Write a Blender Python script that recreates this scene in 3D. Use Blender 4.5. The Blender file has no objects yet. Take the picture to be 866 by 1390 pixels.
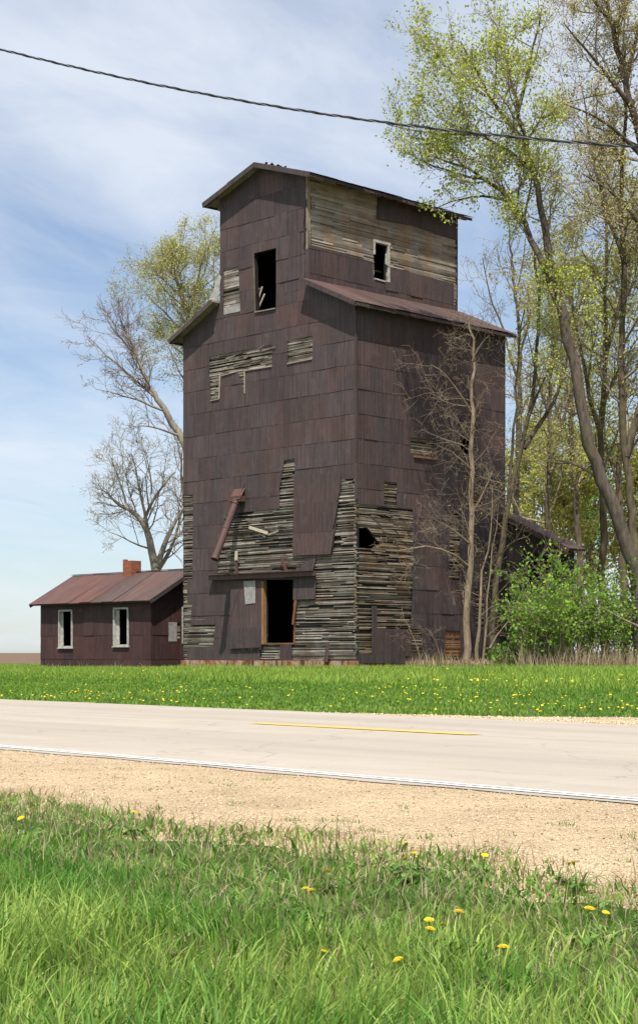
import bpy, math, random
import numpy as np
from mathutils import Vector, Matrix
random.seed(7)
rng = np.random.default_rng(11)
F = 2275.0; CX = 433.0; HY = 888.0; EYE = 0.8
scene = bpy.context.scene
COL = scene.collection

def W(px, py, Y):                       # photo pixel + distance -> point of the place
    return Vector(((px-CX)/F*Y, Y, EYE+(HY-py)/F*Y))

# ------------------------------------------------------------ materials
class NT:
    def __init__(s, name):
        s.m = bpy.data.materials.new(name); s.m.use_nodes = True
        s.t = s.m.node_tree; s.t.nodes.clear()
        s.out = s.t.nodes.new('ShaderNodeOutputMaterial')
        s.b = s.t.nodes.new('ShaderNodeBsdfPrincipled')
        s.t.links.new(s.b.outputs[0], s.out.inputs[0])
    def n(s, typ, **kw):
        nd = s.t.nodes.new('ShaderNode'+typ)
        for k, v in kw.items():
            if k.startswith('i_'):
                key = k[2:]
                key = int(key) if key.isdigit() else key.replace('_', ' ')
                s.put(v, nd.inputs[key])
            else: setattr(nd, k, v)
        return nd
    def put(s, v, sock):
        if isinstance(v, bpy.types.NodeSocket): s.t.links.new(v, sock)
        elif isinstance(v, bpy.types.Node): s.t.links.new(v.outputs[0], sock)
        else:
            if sock.type == 'RGBA' and len(v) == 3: v = (*v, 1)
            sock.default_value = v
    def math(s, op, a, b=0.0, c=None, clamp=False):
        nd = s.t.nodes.new('ShaderNodeMath'); nd.operation = op; nd.use_clamp = clamp
        s.put(a, nd.inputs[0]); s.put(b, nd.inputs[1])
        if c is not None: s.put(c, nd.inputs[2])
        return nd.outputs[0]
    def uv(s, name='uv'):
        nd = s.t.nodes.new('ShaderNodeUVMap'); nd.uv_map = name; return nd.outputs[0]
    def xyz(s, v):
        nd = s.t.nodes.new('ShaderNodeSeparateXYZ'); s.put(v, nd.inputs[0]); return nd.outputs
    def vec(s, x, y, z=0.0):
        nd = s.t.nodes.new('ShaderNodeCombineXYZ')
        s.put(x, nd.inputs[0]); s.put(y, nd.inputs[1]); s.put(z, nd.inputs[2]); return nd.outputs[0]
    def noise(s, vec, scale, detail=4, rough=.55, dist=0):
        nd = s.n('TexNoise', i_Scale=scale, i_Detail=detail, i_Roughness=rough, i_Distortion=dist)
        if vec is not None: s.put(vec, nd.inputs['Vector'])
        return nd.outputs[0]
    def ramp(s, fac, stops, interp='LINEAR'):
        nd = s.t.nodes.new('ShaderNodeValToRGB'); nd.color_ramp.interpolation = interp
        while len(nd.color_ramp.elements) < len(stops): nd.color_ramp.elements.new(.5)
        for e, (p, c) in zip(nd.color_ramp.elements, stops):
            e.position = p
            e.color = (*c, 1) if hasattr(c, '__len__') else (c, c, c, 1)
        s.put(fac, nd.inputs[0]); return nd.outputs[0]
    def mix(s, fac, a, b, mode='MIX'):
        nd = s.t.nodes.new('ShaderNodeMix'); nd.data_type = 'RGBA'; nd.blend_type = mode
        s.put(fac, nd.inputs[0]); s.put(a, nd.inputs[6]); s.put(b, nd.inputs[7]); return nd.outputs[2]
    def scaled(s, col, f):              # colour times a value
        nd = s.t.nodes.new('ShaderNodeVectorMath'); nd.operation = 'SCALE'
        s.put(col, nd.inputs[0]); s.put(f, nd.inputs[3]); return nd.outputs[0]
    def bump(s, h, dist, strength=1.0, normal=None):
        nd = s.n('Bump', i_Strength=strength, i_Distance=dist, i_Height=h)
        if normal is not None: s.put(normal, nd.inputs['Normal'])
        return nd.outputs[0]
    def fin(s, col, rough=.8, spec=.3, normal=None, metal=0):
        s.put(col, s.b.inputs['Base Color']); s.put(rough, s.b.inputs['Roughness'])
        s.b.inputs['Specular IOR Level'].default_value = spec; s.b.inputs['Metallic'].default_value = metal
        if normal is not None: s.put(normal, s.b.inputs['Normal'])
        return s.m

def rust_metal(name, dark, mid, red, redamt=.45, rib=.067, ribh=.006, rough=.55):
    n = NT(name); uv = n.uv(); u, v, _ = n.xyz(uv); r1, r2, _ = n.xyz(n.uv('rnd'))
    streak = n.noise(n.vec(n.math('MULTIPLY', u, 9.0), n.math('MULTIPLY_ADD', r1, 7.0, n.math('MULTIPLY', v, .7))), 1.0, 6, .65)
    fine = n.noise(n.vec(n.math('MULTIPLY', u, 34.0), n.math('MULTIPLY', v, 2.2)), 1.0, 4, .7)
    big = n.noise(uv, .45, 4, .6)
    blot = n.noise(uv, 2.4, 6, .7, .6)
    c = n.mix(n.ramp(streak, [(.25, 0), (.75, 1)]), dark, mid)
    ra = n.math('MULTIPLY', n.ramp(n.math('ADD', n.math('MULTIPLY', big, .55), n.math('ADD', n.math('MULTIPLY', streak, .32), n.math('MULTIPLY', r2, .15))), [(.46, 0), (.66, 1)]), redamt)
    c = n.mix(ra, c, red)
    c = n.mix(n.math('MULTIPLY', n.ramp(blot, [(.55, 0), (.75, 1)]), .45), c, tuple(x*1.45 for x in mid))
    vv = n.math('ADD', n.math('MULTIPLY', r1, .28), n.math('MULTIPLY_ADD', fine, .4, .68))
    c = n.scaled(c, vv)
    c = n.mix(n.math('MULTIPLY', n.ramp(n.noise(n.vec(n.math('MULTIPLY', u, 1.3), n.math('MULTIPLY', v, .35), 7.0), 1.0, 5, .6), [(.5, 0), (.68, 1)]), .5), c, tuple(x*.42 for x in mid))
    rib_ = n.math('SINE', n.math('MULTIPLY', u, 2*math.pi/rib))
    b = n.bump(rib_, ribh, .8)
    b = n.bump(n.noise(uv, 2.0, 3, .5), .03, .55, b)
    b = n.bump(n.noise(uv, 45, 3, .6), .002, .5, b)
    return n.fin(c, n.ramp(blot, [(.3, rough), (.7, rough+.25)]), .22, b)

def old_wood(name, dark, mid, light, warm, warmamt=.5):
    n = NT(name); uv = n.uv(); u, v, _ = n.xyz(uv); r1, r2, _ = n.xyz(n.uv('rnd'))
    grain = n.noise(n.vec(n.math('MULTIPLY_ADD', r2, 9.0, n.math('MULTIPLY', u, 1.6)), n.math('MULTIPLY', v, 55.0), n.math('MULTIPLY', r1, 20.0)), 1.0, 5, .7)
    patch = n.noise(uv, 1.1, 5, .65, .4)
    stain = n.noise(n.vec(n.math('MULTIPLY', u, 1.5), n.math('MULTIPLY', v, .6), 3.0), 1.0, 4, .6)
    t = n.math('ADD', n.math('MULTIPLY', grain, .6), n.math('ADD', n.math('MULTIPLY', r1, .22), n.math('MULTIPLY', patch, .47)))
    c = n.ramp(t, [(.38, dark), (.58, mid), (.86, light)])
    c = n.mix(n.math('MULTIPLY', n.ramp(n.math('MULTIPLY_ADD', r2, .07, stain), [(.50, 0), (.70, 1)]), warmamt), c, warm)
    b = n.bump(grain, .006, .8)
    return n.fin(c, .9, .15, b)

def plain(name, col, var=.25, scale=6, rough=.8, spec=.3, bmp=.003):
    n = NT(name); tc = n.n('TexCoord').outputs['Object']
    f = n.noise(tc, scale, 5, .65)
    c = n.scaled(col, n.math('MULTIPLY_ADD', f, var*4, 1-var*2))
    return n.fin(c, rough, spec, n.bump(f, bmp, .6))

M = {}
M['rust'] = rust_metal('rusty steel siding', (.042, .032, .031), (.100, .075, .074), (.115, .050, .038), .42)
M['rust_office'] = rust_metal('rusty office siding', (.036, .020, .020), (.082, .043, .042), (.095, .034, .028), .6)
M['rust_roof'] = rust_metal('rusty roof steel', (.055, .036, .032), (.12, .078, .070), (.13, .056, .040), .5, ribh=.004)
M['red_roof'] = rust_metal('reddish office roof steel', (.062, .033, .028), (.125, .068, .058), (.135, .054, .040), .6, rib=.12, ribh=.003)
M['pipe'] = rust_metal('rusty pipe steel', (.07, .038, .033), (.13, .075, .066), (.14, .06, .045), .6, rib=50, ribh=.0)
M['wood'] = old_wood('weathered crib boards', (.026, .021, .017), (.155, .130, .106), (.48, .43, .37), (.19, .12, .07), .5)
M['wood_side'] = old_wood('weathered browner crib boards', (.032, .025, .019), (.15, .122, .09), (.43, .36, .275), (.27, .14, .06), .55)
M['wood_tower'] = old_wood('weathered tower clapboards', (.05, .040, .032), (.21, .18, .148), (.44, .395, .335), (.30, .155, .06), .5)
M['wood_orange'] = old_wood('rust stained boards', (.06, .03, .016), (.17, .08, .04), (.30, .18, .10), (.34, .12, .03), .5)
M['wood_pale'] = old_wood('pale bare boards', (.22, .17, .12), (.42, .36, .28), (.62, .56, .47), (.5, .36, .2), .4)
M['dark'] = plain('near black shade planks', (.018, .016, .014), .2, 3)  # near black stands in for shade behind gaps and openings; also colours torn shingles
M['paint'] = plain('flaking white paint', (.40, .38, .34), .45, 9, .7)
M['tin'] = plain('pale galvanised tin', (.30, .285, .265), .38, 7, .6, .3)
def brick():
    n = NT('red chimney brick'); tc = n.uv()
    b = n.n('TexBrick', i_Vector=tc, i_Scale=1.0, i_Mortar_Size=.008, i_Brick_Width=.2, i_Row_Height=.07)
    b.inputs['Color1'].default_value = (.22, .060, .030, 1); b.inputs['Color2'].default_value = (.34, .10, .045, 1)
    b.inputs['Mortar'].default_value = (.22, .13, .09, 1)
    c = n.scaled(b.outputs[0], n.math('MULTIPLY_ADD', n.noise(tc, 12, 4), 1.0, .5))
    return n.fin(c, .9, .2, n.bump(b.outputs[1], .008, -1))
M['brick'] = brick()
def foundation():
    n = NT('stained concrete footing'); uv = n.uv(); u, v, _ = n.xyz(uv)
    a = n.noise(n.vec(n.math('MULTIPLY', u, 2.2), n.math('MULTIPLY', v, 2.0)), 1.0, 6, .7, .5)
    b = n.noise(n.vec(n.math('MULTIPLY', u, 5.0), n.math('MULTIPLY', v, .8), 4.0), 1.0, 5, .7)
    c = n.ramp(a, [(.36, (.09, .045, .028)), (.46, (.28, .125, .055)), (.56, (.38, .27, .19)), (.68, (.36, .31, .26))])
    c = n.mix(n.ramp(b, [(.5, 0), (.6, 1)]), c, (.09, .04, .028))
    return n.fin(c, .9, .2, n.bump(a, .02, .6))
M['footing'] = foundation()
def leafmat(name, c1, c2, trans=.35):
    n = NT(name); r1, r2, _ = n.xyz(n.uv('rnd'))
    c = n.mix(r1, c1, c2)
    c = n.scaled(c, n.math('MULTIPLY_ADD', r2, .7, .65))
    n.fin(c, .55, .3)
    tr = n.n('BsdfTranslucent'); n.put(c, tr.inputs[0])
    mx = n.n('MixShader'); mx.inputs[0].default_value = trans
    n.t.links.new(n.b.outputs[0], mx.inputs[1]); n.t.links.new(tr.outputs[0], mx.inputs[2])
    n.t.links.new(mx.outputs[0], n.out.inputs[0]); return n.m
M['leaf_lime'] = leafmat('young lime leaves', (.32, .39, .045), (.54, .57, .13), .36)
M['leaf_yellow'] = leafmat('yellow green young leaves', (.38, .41, .045), (.56, .54, .11), .45)
M['leaf_olive'] = leafmat('olive leaf buds', (.31, .35, .045), (.52, .50, .12), .45)
M['leaf_bud'] = leafmat('tan leaf buds', (.44, .38, .11), (.60, .51, .19), .45)
M['leaf_green'] = leafmat('fresh green shrub leaves', (.11, .26, .015), (.29, .43, .05), .4)
M['leaf_dark'] = leafmat('mid green shrub leaves', (.08, .20, .02), (.18, .32, .04))
M['grass'] = leafmat('lush verge grass', (.10, .25, .03), (.42, .52, .12), .42)
M['grass_dark'] = leafmat('dark verge weeds', (.08, .18, .025), (.19, .31, .06), .35)
M['grass_far'] = leafmat('green lawn blades', (.12, .25, .022), (.30, .42, .065), .38)
M['straw'] = leafmat('dry straw stalks', (.27, .20, .11), (.42, .34, .21), .2)
M['petal'] = leafmat('dandelion yellow', (.85, .55, .01), (.9, .65, .02), .15)
def bark(name, dark, light, moss=0):
    n = NT(name); tc = n.n('TexCoord').outputs['Object']; x, y, z = n.xyz(tc)
    f = n.noise(n.vec(n.math('MULTIPLY', x, 9.0), n.math('MULTIPLY', y, 9.0), n.math('MULTIPLY', z, 2.2)), 1.0, 6, .7)
    g = n.noise(tc, .9, 4, .6)
    c = n.mix(n.ramp(f, [(.32, 0), (.68, 1)]), dark, light)
    c = n.scaled(c, n.math('MULTIPLY_ADD', g, .9, .55))
    if moss: c = n.mix(n.math('MULTIPLY', n.ramp(g, [(.5, 0), (.65, 1)]), moss), c, (.17, .15, .04))
    return n.fin(c, .95, .1, n.bump(f, .03, .9))
M['bark_grey'] = bark('grey brown bark', (.045, .035, .028), (.15, .12, .095), .15)
M['bark_tan'] = bark('pale tan sapling bark', (.16, .115, .075), (.34, .26, .18))
M['bark_moss'] = bark('mossy bark', (.05, .04, .028), (.16, .13, .085), .3)
M['bark_pale'] = bark('pale weathered bark', (.14, .12, .095), (.34, .30, .245), .2)
M['twig'] = bark('twig bark', (.17, .135, .095), (.33, .27, .19))
M['twig_pale'] = bark('pale twig bark', (.17, .125, .085), (.29, .225, .16))

def ground_mat(kind):
    n = NT(kind); g = n.n('NewGeometry').outputs['Position']; x, y, z = n.xyz(g)
    if kind == 'soil under grass':
        f = n.noise(g, 3, 6, .7); h = n.noise(g, .3, 4)
        c = n.mix(n.ramp(f, [(.35, 0), (.65, 1)]), (0.043, 0.072, 0.015), (0.085, 0.128, 0.030))
        c = n.mix(n.ramp(h, [(.5, 0), (.7, .5)]), c, (.12, .11, .05))
        return n.fin(c, .95, .1, n.bump(f, .03, .8))
    if kind == 'ploughed field':
        f = n.noise(g, .02, 5, .7); h = n.noise(g, 2.5, 4)
        c = n.mix(f, (0.120, 0.076, 0.050), (0.184, 0.128, 0.088)); c = n.scaled(c, n.math('MULTIPLY_ADD', h, .5, .75))
        return n.fin(c, .95, .1, n.bump(h, .08, .8))
    if kind == 'gravel':
        v = n.n('TexVoronoi', i_Scale=95.0); n.put(g, v.inputs['Vector'])
        f = n.noise(g, 2.2, 6, .7); h = n.noise(g, 14, 5, .7); gg = n.noise(g, 110, 3, .6)
        c = n.mix(n.ramp(f, [(.3, 0), (.7, 1)]), (0.639, 0.469, 0.280), (0.794, 0.609, 0.387))
        c = n.scaled(c, n.math('MULTIPLY_ADD', gg, .5, n.math('MULTIPLY_ADD', n.xyz(v.outputs['Color'])[0], .30, .55)))
        c = n.scaled(c, n.ramp(n.noise(g, .9, 5, .65, .5), [(.3, .88), (.7, 1.22)])); c = n.mix(n.math('MULTIPLY', n.ramp(h, [(.57, 0), (.70, 1)]), .5), c, (.22, .15, .08))
        b = n.bump(n.math('ADD', v.outputs[0], h), .03, .9); b = n.bump(n.noise(n.vec(n.math('MULTIPLY', n.math('ADD', n.math('MULTIPLY', x, .7654), n.math('MULTIPLY', y, .6436)), 3.0), n.math('MULTIPLY', n.math('SUBTRACT', n.math('MULTIPLY', x, .6436), n.math('MULTIPLY', y, .7654)), .8)), 1.0, 4), .12, .8, b)
        return n.fin(c, .95, .15, b)
    if kind == 'concrete road':
        d = n.math('ADD', n.math('MULTIPLY', x, .7654), n.math('MULTIPLY', y, .6436))
        w = n.math('SUBTRACT', n.math('MULTIPLY', x, .6436), n.math('MULTIPLY', y, .7654))
        f = n.noise(n.vec(n.math('MULTIPLY', d, 1.6), n.math('MULTIPLY', w, .16)), 1.0, 5, .6)
        gr = n.noise(g, 90, 3, .8); pt = n.noise(g, 1.3, 5, .65)
        c = n.mix(n.ramp(f, [(.34, 0), (.66, 1)]), (.345, .298, .243), (.405, .352, .288))
        c = n.scaled(c, n.math('MULTIPLY_ADD', gr, .5, n.math('MULTIPLY_ADD', pt, .22, .64)))
        crk = n.n('TexVoronoi', feature='DISTANCE_TO_EDGE', i_Scale=.33); n.put(n.vec(n.math('MULTIPLY_ADD', n.noise(g, 1.1, 4), 1.6, d), n.math('MULTIPLY_ADD', n.noise(g, .9, 4), 1.6, w)), crk.inputs['Vector'])
        c = n.mix(n.math('MULTIPLY', n.math('LESS_THAN', crk.outputs[0], .0035), .30), c, (.16, .13, .11))
        dirt = n.ramp(n.math('ABSOLUTE', n.math('SUBTRACT', n.math('ABSOLUTE', n.math('SUBTRACT', d, 10.93)), 1.9)), [(.25, 1), (1.0, 0)])
        c = n.mix(n.math('MULTIPLY', n.math('MULTIPLY', dirt, pt), .40), c, (.25, .22, .19))
        # narrow dark joint down the middle of the slab
        wob = n.math('MULTIPLY_ADD', n.noise(g, 1.2, 3), .06, 10.93)
        j = n.math('LESS_THAN', n.math('ABSOLUTE', n.math('SUBTRACT', d, wob)), .024)
        c = n.mix(n.math('MULTIPLY', j, .4), c, (.14, .11, .09))
        return n.fin(c, .85, .25, n.bump(gr, .004, .6))
for k in ('soil under grass', 'ploughed field', 'gravel', 'concrete road'): M[k] = ground_mat(k)
def paintline(name, col, bg, thr):
    n = NT(name); g = n.n('NewGeometry').outputs['Position']; x, y, z = n.xyz(g)
    f = n.noise(g, 26, 5, .75)
    c = n.mix(n.ramp(f, [(thr, 0), (thr+.1, 1)]), col, bg)
    return n.fin(c, .7, .3)
M['white_line'] = paintline('worn white road paint', (.66, .65, .62), (.38, .33, .28), .50)
M['yellow_line'] = paintline('worn yellow road paint', (.72, .44, .03), (.42, .36, .26), .58)
M['cable'] = plain('black cable sheath', (.022, .022, .024), .2, 20, .6)
M['cable_bare'] = plain('bare aluminium wire', (.17, .17, .18), .2, 20, .5, .4)

# ------------------------------------------------------------ mesh builder
class MB:
    def __init__(s): s.v = []; s.f = []; s.uv = []; s.r = []
    def face(s, pts, uvs=None, rnd=(.5, .5)):
        i = len(s.v); s.v += [tuple(p) for p in pts]; s.f.append(tuple(range(i, i+len(pts))))
        s.uv += list(uvs) if uvs else [(p[0]+p[1], p[2]) for p in pts]
        s.r += [rnd]*len(pts)
    def slab(s, poly, mp, off, th=.006, rnd=None):
        """poly: 2D convex CCW points; mp(u,z,o)->3D; off: function(u,z) or number"""
        rnd = rnd or (random.random(), random.random())
        fo = off if callable(off) else (lambda u, z: off)
        top = [mp(u, z, fo(u, z)) for u, z in poly]; bot = [mp(u, z, fo(u, z)-th) for u, z in poly]
        s.face(top, poly, rnd); s.face(bot[::-1], poly[::-1], rnd)
        n = len(poly)
        for i in range(n):
            j = (i+1) % n
            s.face([top[j], top[i], bot[i], bot[j]], [poly[j], poly[i], poly[i], poly[j]], rnd)
    def box(s, a, b, rnd=None):
        x0, y0, z0 = a; x1, y1, z1 = b; rnd = rnd or (random.random(), random.random())
        P = lambda x, y, z: (x, y, z)
        s.face([P(x0,y0,z0),P(x1,y0,z0),P(x1,y0,z1),P(x0,y0,z1)], [(x0,z0),(x1,z0),(x1,z1),(x0,z1)], rnd)
        s.face([P(x1,y1,z0),P(x0,y1,z0),P(x0,y1,z1),P(x1,y1,z1)], [(x1,z0),(x0,z0),(x0,z1),(x1,z1)], rnd)
        s.face([P(x1,y0,z0),P(x1,y1,z0),P(x1,y1,z1),P(x1,y0,z1)], [(y0,z0),(y1,z0),(y1,z1),(y0,z1)], rnd)
        s.face([P(x0,y1,z0),P(x0,y0,z0),P(x0,y0,z1),P(x0,y1,z1)], [(y1,z0),(y0,z0),(y0,z1),(y1,z1)], rnd)
        s.face([P(x0,y0,z1),P(x1,y0,z1),P(x1,y1,z1),P(x0,y1,z1)], [(x0,y0),(x1,y0),(x1,y1),(x0,y1)], rnd)
        s.face([P(x0,y1,z0),P(x1,y1,z0),P(x1,y0,z0),P(x0,y0,z0)], [(x0,y1),(x1,y1),(x1,y0),(x0,y0)], rnd)
    def bar(s, a, b, w, h, up=(0, 0, 1), rnd=None):     # squared plank from a to b
        a = Vector(a); b = Vector(b); d = (b-a); L = d.length; d.normalize(); up = Vector(up)
        sd = d.cross(up).normalized()*w/2; u2 = sd.cross(d).normalized()*h/2
        rnd = rnd or (random.random(), random.random())
        c = [(-1,-1),(1,-1),(1,1),(-1,1)]
        A = [a+sd*i+u2*j for i, j in c]; B = [b+sd*i+u2*j for i, j in c]
        for i in range(4):
            j = (i+1) % 4
            s.face([A[i],A[j],B[j],B[i]], [(0,i*h),(0,i*h+w),(L,i*h+w),(L,i*h)], rnd)
        s.face(A[::-1], [(0,0),(w,0),(w,h),(0,h)], rnd); s.face(B, [(0,0),(w,0),(w,h),(0,h)], rnd)
    def tube(s, pts, radii, n=6, rnd=None, cap=True):
        v, f, uv = tube_arrays(np.array([tuple(p) for p in pts], float), np.array(radii, float), n)
        rnd = rnd or (random.random(), random.random()); i0 = len(s.v)
        s.v += [tuple(p) for p in v]
        for q in f:
            s.f.append(tuple(int(k)+i0 for k in q)); s.uv += [tuple(uv[k]) for k in q]; s.r += [rnd]*len(q)
        if cap:
            m = len(pts)
            for ring in (list(range(n))[::-1], list(range((m-1)*n, m*n))):
                s.f.append(tuple(i0+k for k in ring)); s.uv += [(0, 0)]*n; s.r += [rnd]*n
    def obj(s, name, mat, parent=None, smooth=False):
        me = bpy.data.meshes.new(name); me.from_pydata(s.v, [], s.f)
        l = me.uv_layers.new(name='uv'); l.data.foreach_set('uv', np.array(s.uv, float).ravel())
        l = me.uv_layers.new(name='rnd'); l.data.foreach_set('uv', np.array(s.r, float).ravel())
        me.materials.append(mat)
        if smooth: me.polygons.foreach_set('use_smooth', [True]*len(me.polygons))
        o = bpy.data.objects.new(name, me); COL.objects.link(o)
        if parent: o.parent = parent
        return o

def tube_arrays(P, R, n):
    m = len(P); T = np.gradient(P, axis=0); T /= (np.linalg.norm(T, axis=1, keepdims=True)+1e-9)
    ref = np.array([0, 0, 1.0]) if abs(T[0][2]) < .9 else np.array([1.0, 0, 0])
    A = np.cross(T, ref); A /= (np.linalg.norm(A, axis=1, keepdims=True)+1e-9); B = np.cross(T, A)
    ang = np.linspace(0, 2*np.pi, n, endpoint=False)
    V = P[:, None, :] + R[:, None, None]*(np.cos(ang)[None, :, None]*A[:, None, :]+np.sin(ang)[None, :, None]*B[:, None, :])
    i = np.arange(m-1)[:, None]*n; k = np.arange(n)[None, :]; k2 = (k+1) % n
    Fc = np.stack([i+k, i+n+k, i+n+k2, i+k2], -1).reshape(-1, 4)
    L = np.concatenate([[0], np.cumsum(np.linalg.norm(np.diff(P, axis=0), axis=1))])
    UV = np.stack(np.broadcast_arrays(ang[None, :]*R.max(), L[:, None]), -1).reshape(-1, 2)
    return V.reshape(-1, 3), Fc, UV

def np_mesh(name, V, Fc, rnd, mat, parent=None, smooth=False):
    """V (n,3), Fc (m,k) same-size faces, rnd (m,2)"""
    k = Fc.shape[1]; me = bpy.data.meshes.new(name)
    me.vertices.add(len(V)); me.vertices.foreach_set('co', np.ascontiguousarray(V, dtype=np.float32).ravel())
    me.loops.add(Fc.size); me.loops.foreach_set('vertex_index', np.ascontiguousarray(Fc, dtype=np.int32).ravel())
    me.polygons.add(len(Fc)); me.polygons.foreach_set('loop_start', np.arange(0, Fc.size, k, dtype=np.int32))
    if smooth: me.polygons.foreach_set('use_smooth', np.ones(len(Fc), dtype=bool))
    me.update(calc_edges=True)
    l = me.uv_layers.new(name='rnd'); l.data.foreach_set('uv', np.repeat(rnd, k, axis=0).astype(np.float32).ravel())
    me.materials.append(mat); me.validate()
    o = bpy.data.objects.new(name, me); COL.objects.link(o)
    if parent: o.parent = parent
    return o

def tag(o, label=None, cat=None, group=None, kind=None):
    if label: o['label'] = label
    if cat: o['category'] = cat
    if group: o['group'] = group
    if kind: o['kind'] = kind
    return o
def empty(name, loc=(0, 0, 0), rz=0):
    o = bpy.data.objects.new(name, None); COL.objects.link(o); o.empty_display_size = .3
    o.location = loc; o.rotation_euler = (0, 0, rz); return o

# ------------------------------------------------------------ convex clipping
def ccw(p):
    a = sum(p[i][0]*p[(i+1) % len(p)][1]-p[(i+1) % len(p)][0]*p[i][1] for i in range(len(p)))
    return list(p) if a > 0 else list(p)[::-1]
def half(poly, a, b, keep_in=True):
    out = []; sg = 1 if keep_in else -1
    dd = lambda p: sg*((b[0]-a[0])*(p[1]-a[1])-(b[1]-a[1])*(p[0]-a[0]))
    for i in range(len(poly)):
        p, q = poly[i], poly[(i+1) % len(poly)]; dp, dq = dd(p), dd(q)
        if dp >= -1e-9: out.append(p)
        if (dp > 1e-9 and dq < -1e-9) or (dp < -1e-9 and dq > 1e-9):
            t = dp/(dp-dq); out.append((p[0]+(q[0]-p[0])*t, p[1]+(q[1]-p[1])*t))
    return out
def area(p): return abs(sum(p[i][0]*p[(i+1) % len(p)][1]-p[(i+1) % len(p)][0]*p[i][1] for i in range(len(p))))/2 if len(p) > 2 else 0
def inter(poly, conv):
    conv = ccw(conv)
    for i in range(len(conv)):
        poly = half(poly, conv[i], conv[(i+1) % len(conv)])
        if len(poly) < 3: return []
    return poly
def subtract(poly, hole):
    hole = ccw(hole); rest = poly; out = []
    if area(inter(poly, hole)) < 1e-6: return [poly]
    for i in range(len(hole)):
        a, b = hole[i], hole[(i+1) % len(hole)]
        o = half(rest, a, b, False)
        if len(o) > 2 and area(o) > 2e-5: out.append(o)
        rest = half(rest, a, b, True)
        if len(rest) < 3: break
    return out
def cut(polys, holes):
    for h in holes:
        nxt = []
        for p in polys: nxt += subtract(p, h)
        polys = nxt
    return polys
def rect(a, b, c, d): return [(a, c), (b, c), (b, d), (a, d)]

def fnoise(x, y, s=1.0):
    return (np.sin(x*1.7*s+1.3*np.sin(y*.9*s))+np.sin(y*2.3*s+1.1*np.sin(x*1.9*s+.5))+np.sin((x+y)*3.9*s+2)*.6+np.sin((x-1.7*y)*6.1*s)*.4)/3.0
# ------------------------------------------------------------ elevator frame
CL = Vector((1.231, 56.0, 0)); XA = Vector((.7005, -.7137, 0)); YA = Vector((.7137, .7005, 0))
RZ = math.atan2(-.7137, .7005)
def ray(px, py): return Vector(((px-CX)/F, 1, (HY-py)/F))
def on_front(px, py, y0=0.0):
    r = ray(px, py); o = -CL; k = (y0-o.dot(YA))/r.dot(YA); p = r*k
    return ((p-CL).dot(XA), p.z+EYE)
def on_side(px, py, x0=0.0):
    r = ray(px, py); k = (x0+CL.dot(XA))/r.dot(XA); p = r*k
    return ((p-CL).dot(YA), p.z+EYE)
def FP(pts, y0=0.0): return [on_front(a, b, y0) for a, b in pts]
def SP(pts, x0=0.0): return [on_side(a, b, x0) for a, b in pts]
def fbox(x0, y0, x1, y1): return FP([(x0, y0), (x1, y0), (x1, y1), (x0, y1)])
def front_map(y0=0.0): return lambda u, z, o: (u, y0-o, z)
def side_map(x0=0.0): return lambda u, z, o: (x0+o, u, z)

def sheets(mb, outline, holes, mp, z0, z1, u0, u1, ch=.83, sw=.66, seed=1, base=.022, gone=0.0):
    R = random.Random(seed); z = z0; outline = ccw(outline)
    k = 0
    while z < z1:
        h = ch; u = u0-R.random()*sw; drop = .03
        rowskew = R.uniform(-.012, .012)
        while u < u1:
            w = sw*R.choice((1, 1, 1, .98, 1.9, 1.0))
            r = [(u, z-drop+R.uniform(-.012, .012)), (u+w, z-drop+R.uniform(-.012, .012)), (u+w, z+h+rowskew), (u, z+h+rowskew)]
            tone = (R.random(), R.random()); o0 = base+R.uniform(0, .005); tilt = R.uniform(.003, .012)*(1 if R.random() < .9 else 2.2); lean = R.uniform(-.006, .006)
            p = inter(r, outline)
            if len(p) > 2 and area(p) > 1e-4:
                zt = z+h
                f = lambda a, b, o0=o0, tilt=tilt, zt=zt, lean=lean, uc=u+w/2: o0+(zt-b)/ch*tilt+lean*(a-uc)
                for q in cut([p], holes): mb.slab(q, mp, f, .005, tone)
            u += w
        z += h; k += 1

def boards(mb, regions, openings, mp, z0, z1, u0, u1, pitch=.052, seed=3, rough=.02, miss=.05, endjit=.0, th=.05):
    R = random.Random(seed); bbs = []
    for g in regions:
        bbs.append((min(p[0] for p in g)-.15, max(p[0] for p in g)+.15, min(p[1] for p in g)-.12, max(p[1] for p in g)+.12))
    z = z0
    while z < z1:
        h = pitch*R.uniform(.82, 1.12); u = u0-R.random()*1.5+R.uniform(-endjit, endjit)
        while u < u1:
            L = R.uniform(.7, 3.2); e = min(u+L, u1+R.uniform(-endjit, endjit)); s = max(u, u0+R.uniform(-endjit, endjit))
            if e > s and any(b[0] < e and b[1] > s and b[2] < z+h and b[3] > z for b in bbs) and R.random() > miss+.5*max(0, float(fnoise(np.array((s+e)*.8), np.array(z*1.1)))-.45):
                gap = R.choice((.004, .007, .012, .018))*(1 if pitch < .06 else .5); o = R.uniform(-rough, rough*.6)
                if R.random() < .22: o -= rough*R.uniform(.8, 2.2)
                sag = R.uniform(-.012, .012) if rough > .01 else 0; tl = R.uniform(-.3, .3)
                p = [(s, z), (e-.004, z+sag), (e-.004, z+h-gap+sag), (s, z+h-gap)]
                tone = (R.random(), R.random())
                for q in cut([p], openings): mb.slab(q, mp, lambda a, b: o+tl*(b-z), th, tone)
            u += L
        z += h

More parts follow.
